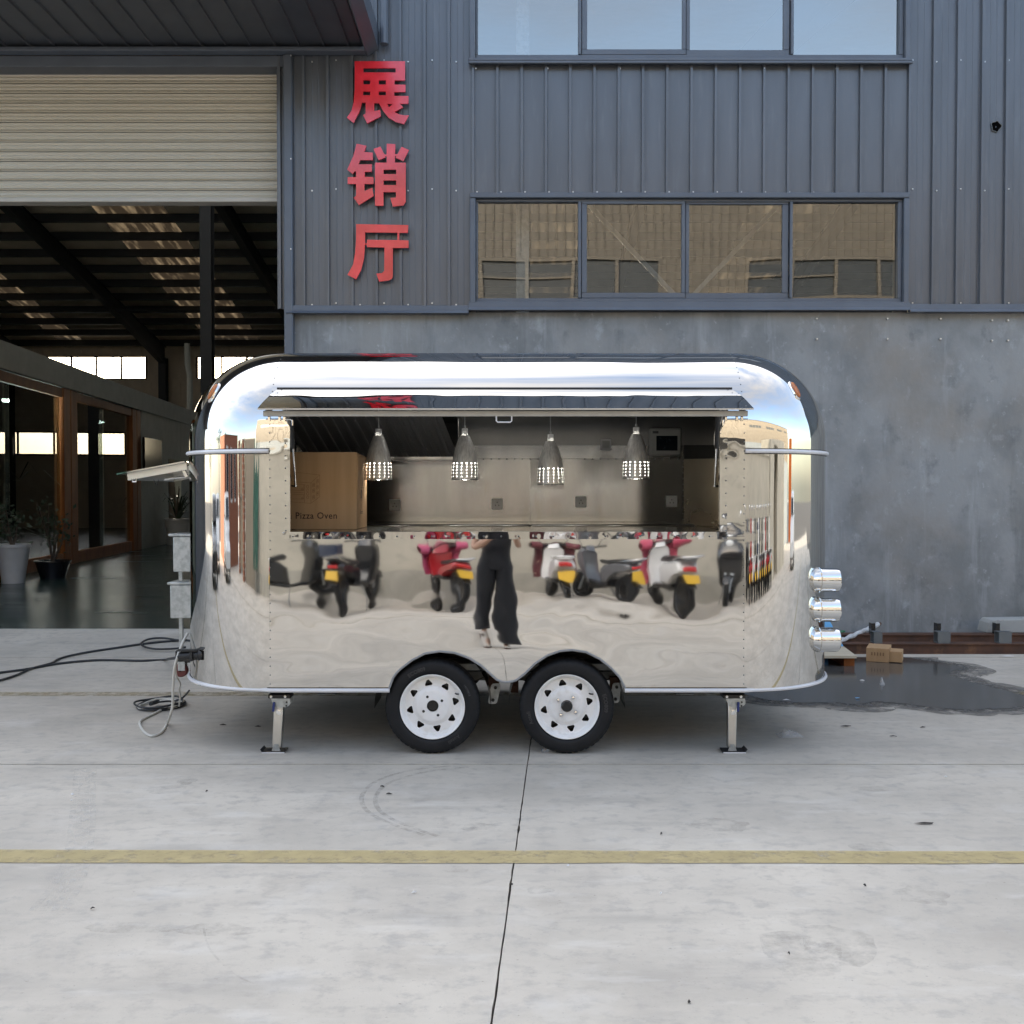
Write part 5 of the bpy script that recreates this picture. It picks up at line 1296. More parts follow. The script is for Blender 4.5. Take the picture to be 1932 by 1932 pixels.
# plywood sheet on a batten, blue foam board
px1 = X(1617, 9.18)
pal = thing('plywood_sheet', 'pale plywood sheet raised on a batten behind the trailer corner', 'plywood', (2.6, 9.4, 0))
MB().add([(1.7,9.16,.082),(px1,9.16,.082),(X(1594,9.72),9.72,.082),(1.7,9.72,.082),(1.7,9.16,.104),(px1,9.16,.104),(X(1594,9.72),9.72,.104),(1.7,9.72,.104)],
    [(0,3,2,1),(4,5,6,7),(0,1,5,4),(1,2,6,5),(2,3,7,6),(3,0,4,7)]).build('sheet', M['ply'], pal, smooth=False)
MB().box(px1-.10, px1-.005, 9.2, 9.66, .006, .0815).build('batten', M['wood'], pal, smooth=False)
MB().box(1.75, 1.85, 9.2, 9.66, .006, .0815).build('batten', M['wood'], pal, smooth=False)
bb = thing('foam_board', 'light blue grooved foam board leaning against the dark wall', 'foam board', (2.8, 9.8, .1))
y0, z0, y1, z1 = 9.74, .105, YW-.02, Z(1172, 10.75)
for k in range(11):
    t0, t1 = k/11+.004, (k+1)/11-.004
    q = lambda t: (y0+(y1-y0)*t, z0+(z1-z0)*t)
    (a, b), (c_, d_) = q(t0), q(t1); xa, xb = X(1593,9.74), X(1567,10.78)
    e0 = xa+(xb-xa)*t0; e1 = xa+(xb-xa)*t1
    MB().add([(2.1,a,b),(e0,a,b),(e1,c_,d_),(2.1,c_,d_),(2.1,a,b-.03),(e0,a,b-.03),(e1,c_,d_-.03),(2.1,c_,d_-.03)], [(0,1,2,3),(7,6,5,4),(0,4,5,1),(1,5,6,2),(2,6,7,3),(3,7,4,0)]).build('strip', M['blue_board'], bb, smooth=False)
# steel beams lying along the wall
def hbeam(x0, x1, y, z0, w, h, lab, nm='steel_beam'):
    o = thing(nm, lab, 'steel beam', ((x0+x1)/2, y, z0))
    MB().box(x0,x1,y-w/2,y+w/2,z0,z0+.009).box(x0,x1,y-w/2,y+w/2,z0+h-.009,z0+h).box(x0,x1,y-w/2+.018,y-w/2+.026,z0+.0092,z0+h-.0092).build('section', M['rust'], o, smooth=False)
    return o
hb = hbeam(X(1586,9.95), 9, 9.98, 0, .14, .10, 'rusty steel beam lying along the wall foot, nearest the puddle')
hbeam(X(1560,10.3), 9, 10.38, 0, .16, .135, 'dark steel beam lying close against the wall behind the rusty beam')
for u, lab in ((1585, 'short grey square tube across the beams beside the white stick'), (1778, 'short grey square tube across the beams, the middle one'), (1897, 'short grey square tube across the beams below the grey block')):
    uu = {1585: 1642.-.0, 1778: 1778., 1897: 1893.}[u]; x0 = X({1585:1646,1778:1766,1897:1881}[u], 10.0); x1 = X({1585:1662,1778:1790,1897:1905}[u], 10.0)
    st = thing('square_tube', lab, 'steel tube', ((x0+x1)/2, 10.0, .1))
    w, z0, z1 = .006, .1005, .1005+.118*.95
    MB().box(x0,x1,9.93,10.03,z0,z0+w).box(x0,x1,9.93,10.03,z1-w,z1).box(x0,x1,9.93,9.93+w,z0+w+.0005,z1-w-.0005).box(x0,x1,10.03-w,10.03,z0+w+.0005,z1-w-.0005).build('tube_wall', M['tube_steel'], st, smooth=False)
    xb = x1+.03
    MB().box(xb-.0, xb+.04, 10.32, 10.33, .136, .136+.11).box(xb, xb+.008, 10.331, 10.40, .136, .136+.11).build('bracket', M['hub'], st, smooth=False)
gb = MB().prism([(0,0),(.02,.10),(.05,.135),(1.0,.15),(1.0,0)], lambda p, t: (X(1857,10.5)+p[0], t, .136+p[1]), 10.42, 10.64).build('stone_block', M['grey_block'], None, smooth=False, recalc=True, bevel=.01)
tag(gb, 'pale grey block lying on the beams at the right edge', 'block')
stk = thing('wrapped_stick', 'white wrapped stick leaning up to the right from the foam board', 'stick', P(1586,1209,10.0))
pa, pb = P(1584,1210,10.0), P(1656,1178.5,10.74)
pts = [pa.lerp(pb, k/14)+Vector((0,0,.006*math.sin(k*2.3))) for k in range(15)]
MB().tube(pts, [.022+.004*math.sin(k*1.9) for k in range(15)], 10).build('stick', M['white_wrap'], stk)
MB().cyl(pb, pb+(pb-pa).normalized()*.05, .022, 10).build('stick_end', M['rust'], stk)
gs = MB().bar(P(1560,1206,10.5), P(1592,1190.5,10.6), .04, .015).build('plastic_offcut', M['green_bit'], None, smooth=False); tag(gs, 'green plastic strip lying against the wall beside the foam board', 'offcut')
# small litter
rnd = random.Random(5)
def litter(u, v, m, sx, sy, lab, nm='litter'):
    sx *= .75; sy *= .75; c = G(u, v); c.z = .003 if not 1400 < u or v > 1340 else .007; a = rnd.uniform(-.5,.5)
    pts = [(c.x+math.cos(t+a)*sx*(1+rnd.uniform(-.3,.3)), c.y+math.sin(t+a)*sy*(1+rnd.uniform(-.3,.3)), c.z+rnd.uniform(0,.008)) for t in [2*math.pi*k/7 for k in range(7)]]
    o = MB().add(pts+[(c.x,c.y,c.z+.011)], [(k,(k+1)%7,7) for k in range(7)]+[tuple(reversed(range(7)))]).build(nm, M[m], None, smooth=False)
    tag(o, lab, 'litter', 'bits of litter on the concrete')
for (u, v, m, sx, sy, lab, nm) in [
    (1743,1556,'litter',.055,.008,'dry curled twig lying on the concrete right of centre','twig'),(1785,1468,'litter_w',.014,.010,'white pebble on the concrete below the puddle','pebble'),
    (1248,1575,'litter',.010,.008,'dark crumb on the concrete above the yellow line','pebble'),(1247,1689,'litter_w',.006,.005,'tiny pale speck below the yellow line','pebble'),
    (734,1500,'litter',.022,.008,'dry brown leaf inside the curved tyre mark','leaf'),(721,1486,'litter',.016,.005,'dark twig bit on the curved tyre mark','twig'),
    (1072,1636,'litter_w',.008,.007,'white scrap just under the yellow line','paper_scrap'),(1595,1372,'litter',.05,.008,'black strip of rubber on the shaded concrete','rubber_strip'),
    (1685,1391,'litter',.03,.006,'thin dark sliver on the concrete at the right','twig'),(1740,1374,'litter',.03,.006,'dark sliver beside the puddle edge','twig'),(1618,1320,'blue_board',.028,.014,'light blue foam crumb in the puddle','foam_crumb'),
    (1484,1323,'litter_w',.05,.012,'crumpled white paper at the puddle edge','paper_scrap'),(1627,1286,'litter_w',.03,.008,'white shred floating in the puddle','paper_scrap'),(1900,1240,'litter_w',.09,.02,'white shred beside the rusty beam','paper_scrap'),
    (137,1501,'litter_w',.012,.005,'white chip on the left concrete','paper_scrap'),(135,1513,'litter_w',.006,.005,'tiny white chip on the left concrete','pebble'),(390,1495,'litter',.012,.004,'dark splinter on the left concrete','twig'),
    (175,1717,'litter',.014,.006,'orange brown sliver at lower left','twig'),(1488,1802,'litter',.006,.006,'black crumb at lower right','pebble'),(1632,1673,'litter',.009,.006,'black crumb with a pale rim at right','pebble'),
    (1300,1893,'litter',.008,.008,'rusty crumb near the bottom edge','pebble'),(966,1672,'litter',.006,.006,'small black crumb beside the joint','pebble'),(782,1686,'litter_w',.014,.004,'white sliver left of the joint','paper_scrap'),
    (421,1369,'litter',.035,.006,'dark sliver near the left jack','twig'),(487,1372,'litter',.03,.006,'second dark sliver near the left jack','twig')]:
    litter(u, v, m, sx, sy, lab, nm)
def film(u, v, w, d, h, lab, sd):
    c = G(u, v); rows = []
    for i in range(11):
        rows.append([(c.x+(i/10-.5)*w, c.y+(j/8-.5)*d, .004+h*abs(fbm(i*.55+sd, j*.6, sd, 3))*2*math.sin(math.pi*i/10)*math.sin(math.pi*j/8)) for j in range(9)])
    o = MB().grid(rows).build('plastic_film', M['plastic_clear'], None, ang=15); tag(o, lab, 'plastic film')
film(1490,1389,.16,.12,.045,'crumpled clear plastic film on the concrete right of the jack',2)
film(1046,1418,.16,.08,.05,'clear plastic scrap under the right wheel',7)
film(1664,1292,.05,.05,.06,'clear plastic bubble floating in the puddle',4)

# ================================================================ CABLES
def smooth_path(pts, n=8, closed=False):
    out = []; m = len(pts)
    for i in range(m if closed else m-1):
        if closed: p0, p1, p2, p3 = pts[i-1], pts[i], pts[(i+1) % m], pts[(i+2) % m]
        else: p0, p1, p2, p3 = pts[max(i-1,0)], pts[i], pts[i+1], pts[min(i+2,m-1)]
        for k in range(n):
            t = k/n; out.append(.5*((2*p1)+(p2-p0)*t+(2*p0-5*p1+4*p2-p3)*t*t+(3*p1-p0-3*p2+p3)*t**3))
    if not closed: out.append(pts[-1])
    return out
def gr(u, v, h=.012):
    p = G(u, v, h)
    if p.y > 9.73:
        # on the ramp: solve along the ray
        for _ in range(12):
            zz_ = h + max(0, min(1,(p.y-9.73)/(YW-9.73)))*ZF; p = G(u, v, zz_)
    return p
cb2 = lambda a, b: (a*.3307, 1182+.3307*b)
blk = thing('black_cable', 'black power cable snaking from the left edge to the trailer plug', 'cable', gr(100,1268))
l1 = [gr(*cb2(a,b)) for a, b in ((-120,275),(0,263),(160,242),(330,212),(560,192),(800,195),(940,190))]+[P(316,1244,9.0), P(322,1243,8.2), P(328,1242,7.3), P(334,1240,6.7), P(338,1239,6.4)]
l2 = [gr(*cb2(a,b)) for a, b in ((-120,340),(0,308),(100,275),(180,240),(290,210),(350,180),(480,150),(660,122),(850,95),(1000,81),(1060,78),(1100,84))]
l3 = [gr(*cb2(a,b), h=.03) for a, b in ((1060,80),(1010,77),(930,66),(850,72),(805,97),(835,119),(900,129),(1000,126),(1060,118))]
for l in (l1, l2, l3): MB().tube(smooth_path(l), .0105, 8).build('cable_run', M['cable_b'], blk)
wh = thing('white_cable', 'white cable looping down from the trailer corner to the concrete', 'cable', G(300,1388))
seq = [(354,1195,6.55),(345,1212,6.5),(336,1236,6.45),(329,1262,6.45),(326.5,1295,6.5),(325.5,1330,6.55),(321,1350,6.6),(315.6,1365,0),(309,1376,0),(301,1384,0),(286,1388.5,0),(273.5,1382,0),(266,1372,0),(263.6,1364,0),(267,1358.5,0),(278.5,1352.5,0),(303,1340,0),(323,1328,0),(338,1322,0)]
MB().tube(smooth_path([P(u,v,d) if d else gr(u,v,.009) for u, v, d in seq]), .0085, 8).build('cable_run', M['cable_w'], wh)
seq = [(336,1240,6.46),(331.5,1258,6.47),(333,1275,6.5),(340,1290,6.6),(338.5,1300,6.7),(340,1312,6.8),(339,1322,7.0),(338,1332,7.3)]
MB().tube(smooth_path([P(u,v,d) for u, v, d in seq]), .006, 8).build('cable_run', M['cable_w'], wh)
cc = G(303, 1333)
for i, (r, m_, h) in enumerate(((.165,'cable_b',.008),(.158,'cable_b',.022),(.15,'cable_w',.02),(.145,'cable_w',.008),(.168,'cable_b',.034))):
    pts = [cc+Vector((r*math.cos(t)+.012*math.sin(2*t+i), (r+.02)*math.sin(t), h+.006*math.sin(3*t+i))) for t in [2*math.pi*k/26 for k in range(26)]]
    MB().tube(pts, .0075, 8, closed=True).build('cable_coil', M[m_], blk if m_ == 'cable_b' else wh)
MB().tube(smooth_path([gr(297,1325,.03), gr(315,1323,.03), P(330,1322.5,7.6), P(345,1316,7.4), P(357,1303,7.2)]), .007, 8).build('cable_run', M['cable_b'], blk)
MB().cyl(gr(284,1328,.035), gr(298,1323.5,.03), .015, 10).build('connector', M['cable_b'], blk)
# ================================================================ WHAT STANDS BEHIND THE CAMERA (seen in the polished trailer)
YWL = -7.3
wl = thing('yard_wall', 'beige rendered yard wall with a darker plinth behind the scooters', 'wall', (3, YWL, 0))
MB().box(-9.2, 13.2, YWL-.25, YWL, 0, 2.35).build('wall_face', M['wallbeige'], wl, smooth=False)
MB().box(-9.2, 13.2, YWL+.001, YWL+.035, 0, .42).build('plinth', mat('plinth_render', (.36,.345,.30), .85, col2=(.27,.26,.225), vs=2.5), wl, smooth=False)
MB().box(-9.25, 13.25, YWL-.3, YWL+.05, 2.351, 2.42).build('coping', M['wallbeige'], wl, smooth=False)
# tan hall across the yard
tb = thing('tan_factory', 'long tan clad factory hall across the yard with a window band', 'building', (6, -15, 0))
TY = -15.0
def tan(x0, x1, z0, z1, m):
    mb = MB(); pts = []
    n = int((x1-x0)/.3)
    for k in range(n): a = x0+(x1-x0)*k/n; w = (x1-x0)/n; pts += [(a,0),(a+w*.78,0),(a+w*.82,.04),(a+w*.96,.04)]
    pts.append((x1,0)); mb.grid([[(a, TY+b, z0) for a, b in pts], [(a, TY+b, z1) for a, b in pts]]); return mb
for args in ((-13,46,3.0,8.4,'tan'),(-13,46,9.9,12.6,'tan')): tag(tan(*args).build('cladding', M[args[4]], tb, ang=20), kind='stuff')
MB().box(-13,46,TY-.2,TY,0,3.0).build('base_wall', M['greyclad'], tb, smooth=False)
MB().box(-13,46,TY-22,TY-.21,0,12.4).build('hall_volume', M['tan'], tb, smooth=False)
MB().box(-13.2,46.2,TY-.3,TY+.12,12.6,12.85).build('parapet_cap', M['trim'], tb, smooth=False)
tan(-13, -10.75, 8.4, 9.9, 'tan').build('cladding', M['tan'], tb, smooth=False)
x = -10.75
while x < 44:
    w = 6.35; f = MB().box(x,x+w,TY-.06,TY+.05,8.4,8.5).box(x,x+w,TY-.06,TY+.05,9.8,9.9)
    f.box(x, x+w/2, TY-.066, TY+.03, 9.2, 9.26)
    for q in range(5): f.box(x+q*w/4-.06, x+q*w/4+.06, TY-.06, TY+.05, 8.501, 9.799)
    f = f.build('window', M['tan'], tb, smooth=False); MB().box(x,x+w,TY-.1,TY-.07,8.4,9.9).build('pane', mat('dim_pane', (.07,.075,.075), .3), f, smooth=False)
    tan(x+w, x+9.6, 8.4, 9.9, 'tan').build('cladding', M['tan'], tb, smooth=False); x += 9.6
for x in (3.5, 16, 27):
    f = MB().box(x,x+3.6,TY+.0,TY+.06,0,3.4).build('doorway', M['hub'], tb, smooth=False)
# low workshop with a dark opening at the end of the wall
ws = thing('workshop', 'low beige workshop with a black doorway at the end of the yard wall', 'building', (16, YWL, 0))
MB().box(13.3, 15.4, YWL-6, YWL+.4, 0, 3.1).box(17.8, 24, YWL-6, YWL+.4, 0, 3.1).box(15.4,17.8,YWL-6,YWL+.4,2.7,3.1).build('wall_face', M['wallbeige'], ws, smooth=False)
MB().box(15.4,17.8,YWL-6,YWL-3,0,2.7).build('doorway', M['hub'], ws, smooth=False)
for i, (x, c) in enumerate(((15.6,(.05,.12,.3)),(16.3,(.5,.3,.05)),(17,(.3,.32,.33)))):
    o = MB().box(x,x+.45,YWL-2.8,YWL-2.2,0,1.1+.3*i).build('steel_drum', mat('stack_paint', c, .5), None, bevel=.04); tag(o, ['blue stacked crate inside the dark doorway','ochre stacked crate inside the dark doorway','grey stacked crate inside the dark doorway'][i], 'crate'); o.name = 'crate'
sg = MB().box(24.0,24.1,-3.6,-2.0,.6,3.6).build('sign_board', mat('orange_sign', (.72,.16,.02), .45), None, smooth=False); tag(sg, 'tall orange board standing at the right end of the yard', 'sign')
# brick gatehouse, gate and pillars on the left
gh = thing('brick_gatehouse', 'red brick gatehouse with pale coping at the yard entrance', 'building', (-25, -5, 0))
MB().box(-30,-22,-11,-2.2,0,4.6).build('wall_face', M['brick'], gh, smooth=False)
MB().box(-30.2,-21.8,-11.2,-2.0,4.601,4.85).build('coping', M['mortar'], gh, smooth=False)
for i, y in enumerate((-9.4,-7.0,-4.4)): f = MB().box(-22.0,-21.93,y,y+1.2,1.2,2.8).build('window', M['white_paint'], gh, smooth=False); MB().box(-21.929,-21.92,y+.08,y+1.12,1.28,2.72).build('pane', M['screen'], f, smooth=False)
bk = None
for pi_, (px_, py_) in enumerate(((-14.0,-7.3),(-17.8,-8.6))):
    pl2 = thing('brick_pillar', ['nearer brick gate pillar with pale cap beside the slatted gate','farther brick gate pillar with pale cap beside the slatted gate'][pi_], 'pillar', (px_,py_,0))
    MB().box(px_-.335,px_+.335,py_-.335,py_+.335,0,3.0).build('core', M['mortar'], pl2, smooth=False)
    for r in range(20):
        for k in range(3):
            for s in range(4):
                z = .03+r*.15; off_ = -.235+.235*k + (.06 if r % 2 else -.06)
                c = [(px_+off_,py_+.345),(px_+off_,py_-.345),(px_+.345,py_+off_),(px_-.345,py_+off_)][s]
                if s in (1,3): continue
                sx = (.105,.012,.06) if s < 2 else (.012,.105,.06)
                o = MB().box(-sx[0],sx[0],-sx[1],sx[1],-sx[2],sx[2]) if True else None
                if bk is None: bk = {}
                key = s < 2
                if key not in bk: bk[key] = o.build('brick', M['brick'], pl2, smooth=False, base=Vector()); bk[key].location = Vector((c[0],c[1],z+.04)) - BASE[pl2.name]
                else: share(bk[key], 'brick', Vector((c[0],c[1],z+.04)) - BASE[pl2.name], pl2)
    MB().box(px_-.45,px_+.45,py_-.45,py_+.45,3.001,3.18).build('cap', M['white_paint'], pl2, smooth=False)
gt = thing('slatted_gate', 'tall gate of pale vertical slats between the brick pillars', 'gate', (-15.9,-7.9,0))
a = Vector((-14.5,-7.45,0)); b = Vector((-17.35,-8.45,0)); s0 = None
for k in range(22):
    p = a.lerp(b, (k+.5)/22)
    if s0 is None: s0 = MB().box(-.04,.04,-.02,.02,.12,2.75).build('slat', M['tan'], gt, smooth=False, base=Vector()); s0.location = p-BASE[gt.name]
    else: share(s0, 'slat', p-BASE[gt.name], gt)
for z in (.2, 1.4, 2.6): MB().bar(a+Vector((0,.05,z)), b+Vector((0,.05,z)), .04, .08).build('rail', M['galv_dull'], gt, smooth=False)
tw = MB().box(-13.4,-9.26,YWL-.5,YWL-.2,0,3.1).build('panel_wall', M['tan'], None, smooth=False); tag(tw, 'tan panel wall between the yard wall and the brick pillar', 'wall')
# bundle of rolled green netting leaning at the wall end
nb = thing('netting_bundle', 'tall bundle of rolled dark green netting on poles leaning at the wall', 'netting', (-8.4,-6.4,0))
gm = mat('green_net', (.02,.10,.065), .7, col2=(.01,.05,.035), vs=7)
for k in range(9):
    x = -9.2+.17*k; y = -6.2-.05*(k % 3); top_ = Vector((x-.3+.05*k, YWL-.35, 2.5+.25*math.sin(k*1.7)))
    pts = [Vector((x,y,.5)).lerp(top_, t/8)+Vector((.03*math.sin(t*2+k),.02*math.cos(t*3+k),0)) for t in range(9)]
    MB().tube(pts, [.03+.07*math.sin(math.pi*(t+1)/10)*(1+.3*math.sin(t*2+k)) for t in range(9)], 8).build('roll', gm, nb)
    if k % 2 == 0: MB().tube([(x,y+.1,0), (x,y,.5), top_+Vector((0,0,.15))], .018, 6).build('pole', M['galv_dull'], nb)
# trees
def tree(name, lab, loc, h, cr, sd, m, n=2600):
    rnd = random.Random(sd); t = thing(name, lab, 'tree', loc, 'trees beyond the yard'); b = Vector(loc); tr = MB(); lf = MB(); tips = []
    tr.tube([b, b+Vector((.1,0,h*.3)), b+Vector((0,.15,h*.62)), b+Vector((.1,.1,h*.9))], [.16,.13,.08,.03], 8)
    for k in range(12):
        z = h*rnd.uniform(.3,.85); a = rnd.uniform(0,6.28); l = cr*rnd.uniform(.5,1)*(1.15-z/h*.6); p = b+Vector((0,.1,z)); q = p+Vector((math.cos(a)*l, math.sin(a)*l, l*rnd.uniform(.2,.6)))
        tr.tube([p, p.lerp(q,.5)+Vector((0,0,.1)), q], [.06,.04,.015], 6); tips += [q, p.lerp(q,.6)]
    tips += [b+Vector((0,0,h*.93))]
    for k in range(n):
        c = rnd.choice(tips)+Vector([rnd.gauss(0,cr*.17) for _ in range(3)]); d = Vector([rnd.gauss(0,1) for _ in range(3)]).normalized(); e = d.orthogonal().normalized(); l = rnd.uniform(.10,.22)
        lf.add([c-d*l*.5, c+e*l*.28, c+d*l*.5, c-e*l*.28], [(0,1,2,3)])
    tr.build('trunk', M['stem'], t); lf.build('crown', m, t, smooth=False); return t
t1 = tree('broadleaf_tree', 'broadleaf tree beyond the brick gatehouse', (-38,-9,0), 8.5, 2.6, 1, M['leaf'])
lbs = ['tall broadleaf tree left of the gatehouse seen in the dome','smaller tree at the far left of the yard road','tree beyond the rear hall windows, right of the black column','tree beyond the left rear hall window']
for i, (loc, rz, s) in enumerate((((-34,-2,0),1.3,1.1),((-40,6,0),2.4,.8),((-11.6,50,0),.7,1.12),((-24,53,0),4,.85))):
    c = copy_tree(t1); c.location = loc; c.rotation_euler = (0,0,rz); c.scale = (s,s,s); c['label'] = lbs[i]

# ================================================================ SCOOTERS
def rprism(mb, poly, w, z_in=.72, n=3):
    """side outline swelling to width w in the middle, narrower at both faces"""
    cx = sum(p[0] for p in poly)/len(poly); cz = sum(p[1] for p in poly)/len(poly); rows = []
    for y, f in ((-w/2,.80),(-w*.42,.95),(-w*.25,1),(w*.25,1),(w*.42,.95),(w/2,.80)):
        rows.append([(cx+(p[0]-cx)*f, y, cz+(p[1]-cz)*f) for p in poly])
    b = len(mb.v); m = len(poly); mb.grid(rows, True); mb.f.append(tuple(b+k for k in range(m))); mb.f.append(tuple(b+5*m+k for k in reversed(range(m))))
    return mb
PLATE_Y = mat('yellow_plate', (.70,.42,.02), .45)
PLATE_G = mat('green_plate', (.06,.35,.22), .45)
def scooter(body, seat, label, rack=True, box=None, plate=PLATE_Y):
    t = thing('scooter', label, 'scooter', (0,0,0), 'scooters parked along the yard wall')
    for x in (-.60, .62):
        rows = []
        w = MB().lathe([(a, .25+b) for a, b in ((-.04,-.105),(-.055,-.05),(-.045,-.012),(0,.0),(.045,-.012),(.055,-.05),(.04,-.105))], (x,0,.25), (0,1,0), 28).build('wheel', M['tyre'], t)
        MB().lathe([(-.03,.02),(-.035,.06),(-.02,.13),(-.04,.15),(.04,.15),(.02,.13),(.035,.06),(.03,.02)], (x,0,.25), (0,1,0), 20).build('rim', M['hub'], w)
    rprism(MB(), [(-.84,.62),(-.78,.74),(-.5,.72),(-.2,.68),(-.08,.58),(-.05,.36),(-.25,.34),(-.38,.46),(-.60,.54),(-.74,.55)], .34).build('rear_body', body, t, ang=50)
    MB().box(-.3,.30,-.15,.15,.27,.36).build('floorboard', M['hub'], t, bevel=.03)
    rprism(MB(), [(.26,.30),(.34,.55),(.36,.80),(.33,.98),(.45,1.02),(.54,.88),(.55,.66),(.48,.45),(.38,.28)], .40).build('leg_shield', body, t, ang=50)
    rprism(MB(), [(.40,.46),(.52,.53),(.68,.55),(.84,.48),(.90,.36),(.80,.46),(.62,.50),(.46,.40)], .15).build('front_fender', body, t, ang=50)
    MB().tube([(.62,.07,.25),(.50,.05,.62)], .022, 8).tube([(.62,-.07,.25),(.50,-.05,.62)], .022, 8).tube([(.5,0,.6),(.38,0,1.04)], .025, 8).build('fork', M['galv'], t)
    rprism(MB(), [(-.86,.745),(-.84,.80),(-.55,.82),(-.3,.78),(-.12,.80),(-.05,.76),(-.10,.70),(-.3,.69),(-.6,.73)], .29).build('seat', seat, t, ang=50)
    hb = MB().tube([(.26,-.34,1.05),(.31,-.22,1.06),(.38,0,1.04),(.31,.22,1.06),(.26,.34,1.05)], .015, 8).build('handlebar', M['black'], t)
    rprism(MB(), [(.30,.98),(.34,1.08),(.46,1.06),(.50,.96),(.40,.92)], .22).build('headlight_cowl', body, t, ang=50)
    MB().sphere((.485,0,.99), .055, 12, 8, (.5,1.2,1)).build('headlight', M['clear_lens'], t)
    for s in (-1,1):
        m_ = MB().tube([(.32,s*.2,1.06),(.30,s*.30,1.18),(.31,s*.34,1.27)], .006, 6).build('mirror_stalk', M['black'], t)
        MB().sphere((.31,s*.36,1.29), .07, 12, 8, (.25,1.15,.65)).build('mirror', M['chrome_b'], m_)
    MB().box(-.87,-.80,-.10,.10,.60,.68).build('tail_light', M['red_lens'], t, bevel=.02)
    MB().add([(-.74,-.07,.52),(-.74,.07,.52),(-.90,.07,.30),(-.90,-.07,.30),(-.72,-.07,.52),(-.72,.07,.52),(-.88,.07,.30),(-.88,-.07,.30)], [(0,1,2,3),(7,6,5,4),(0,3,7,4),(1,5,6,2),(0,4,5,1),(3,2,6,7)]).build('rear_fender', M['hub'], t, smooth=False)
    pm_ = MB().obox((-.895,0,.47), (.012,.24,.15), Matrix.Rotation(R(18),3,'Y')).build('number_plate', plate, t, smooth=False)
    if rack: MB().tube(smooth_path([Vector(p) for p in ((-.55,-.16,.74),(-.85,-.17,.80),(-1.0,-.12,.82),(-1.0,.12,.82),(-.85,.17,.80),(-.55,.16,.74))]), .011, 8).tube([(-.85,-.16,.80),(-.85,.16,.80)], .009, 6).build('rack', M['chrome_b'], t)
    if box: rprism(MB(), [(-1.05,.84),(-1.05,1.04),(-.72,1.04),(-.70,.84)], .40).build('top_box', box, t, ang=50)
    MB().tube([(-.05,.14,.3),(-.12,.26,.02)], .014, 6).build('side_stand', M['galv_dull'], t)
    return t
BK = mat('black_paint', (.013,.013,.014), .16, coat=.6); RD = mat('red_paint', (.38,.02,.025), .2, coat=.6); WT = mat('white_body_paint', (.75,.74,.72), .25, coat=.5); GY = mat('grey_body_paint', (.12,.12,.125), .25, coat=.5); BL = mat('blue_body_paint', (.05,.1,.3), .25, coat=.5)
SEATB = mat('seat_vinyl', (.02,.02,.02), .4); SEATW = mat('seat_vinyl_white', (.6,.58,.55), .45)
PINK = mat('pink_quilt', (.45,.05,.10), .6, col2=(.55,.10,.16), vs=16, bump=.4, bs=26); MAR = mat('maroon_cloth', (.11,.02,.03), .8, col2=(.12,.03,.035), vs=5, spots=[(11,.60,.66,(.6,.4,.32),.8)])
RQ = mat('crimson_quilt', (.36,.02,.08), .5, col2=(.5,.10,.2), vs=30, bump=.5, bs=20)
def put(o, u, y, ang, lab=None):
    d = 2*YF - y; o.location = (X(u, d), y, 0); o.rotation_euler = (0,0,R(ang))
    if lab: o['label'] = lab
s_blk = scooter(BK, SEATB, 'black scooter with a yellow plate beside the netting, turned to the right')
put(s_blk, 545, -5.6, -38)
s2 = scooter(BK, SEATB, 'black scooter with a red and blue top box, second from the netting', box=mat('box_blue', (.03,.04,.07), .35)); put(s2, 672, -5.8, -70)
s3 = scooter(RD, SEATB, 'red scooter under a crimson quilted apron, left of the photographer'); put(s3, 846, -6.0, -114)
s4 = scooter(WT, SEATW, 'white scooter with maroon flowered apron right of the photographer'); put(s4, 1048, -5.9, -97)
s5 = scooter(GY, SEATB, 'glossy dark grey scooter between the two aproned scooters', plate=PLATE_Y); put(s5, 1140, -5.6, -126)
s6 = scooter(WT, SEATB, 'white scooter under a pink quilted apron'); put(s6, 1265, -5.7, -106)
s7 = scooter(BK, SEATB, 'black scooter facing the trailer right of the pink apron', rack=False); put(s7, 1378, -5.9, 108)
def apron(sc_o, m, lab):
    t = thing('scooter_apron', lab, 'apron', sc_o.location, 'quilted wind aprons on the scooters'); t.rotation_euler = sc_o.rotation_euler
    rows = []
    for i in range(13):
        s = i/12; row = []
        for k in range(15):
            q = k/14*2-1; y = q*(.42-.06*s); x = .52+.12*(1-s)*(1-abs(q)**2)-.16*abs(q)**2.2-.02*s; z = 1.12-.72*s-.05*abs(q)+.02*math.sin(k*1.7+i*.6); row.append((x+.02*math.sin(k*2+i), y, z))
        rows.append(row)
    rows.insert(0, [(.34, (k/14*2-1)*.36, 1.11) for k in range(15)])
    o = MB().grid(rows).build('quilt', m, None); o.parent = t; BASE[o.name] = Vector()
    for s in (-1,1): q = MB().lathe([(0,.09),(.2,.08),(.24,.05)], (.30,s*.28,1.05), (-.3,s*.6,0), 14).build('hand_muff', m, None); q.parent = t
    return t
apron(s3, RQ, 'crimson quilted apron hung on the red scooter'); apron(s4, MAR, 'maroon apron with pale flowers on the white scooter'); apron(s6, PINK, 'pink quilted apron draped over the white scooter')
src = [s_blk, s3, s4, s2, s6, s5, s7, s4, s3, s_blk, s6]
cols_ = ['black','red','white','black boxed','white','dark grey','black','white','red','black','white']
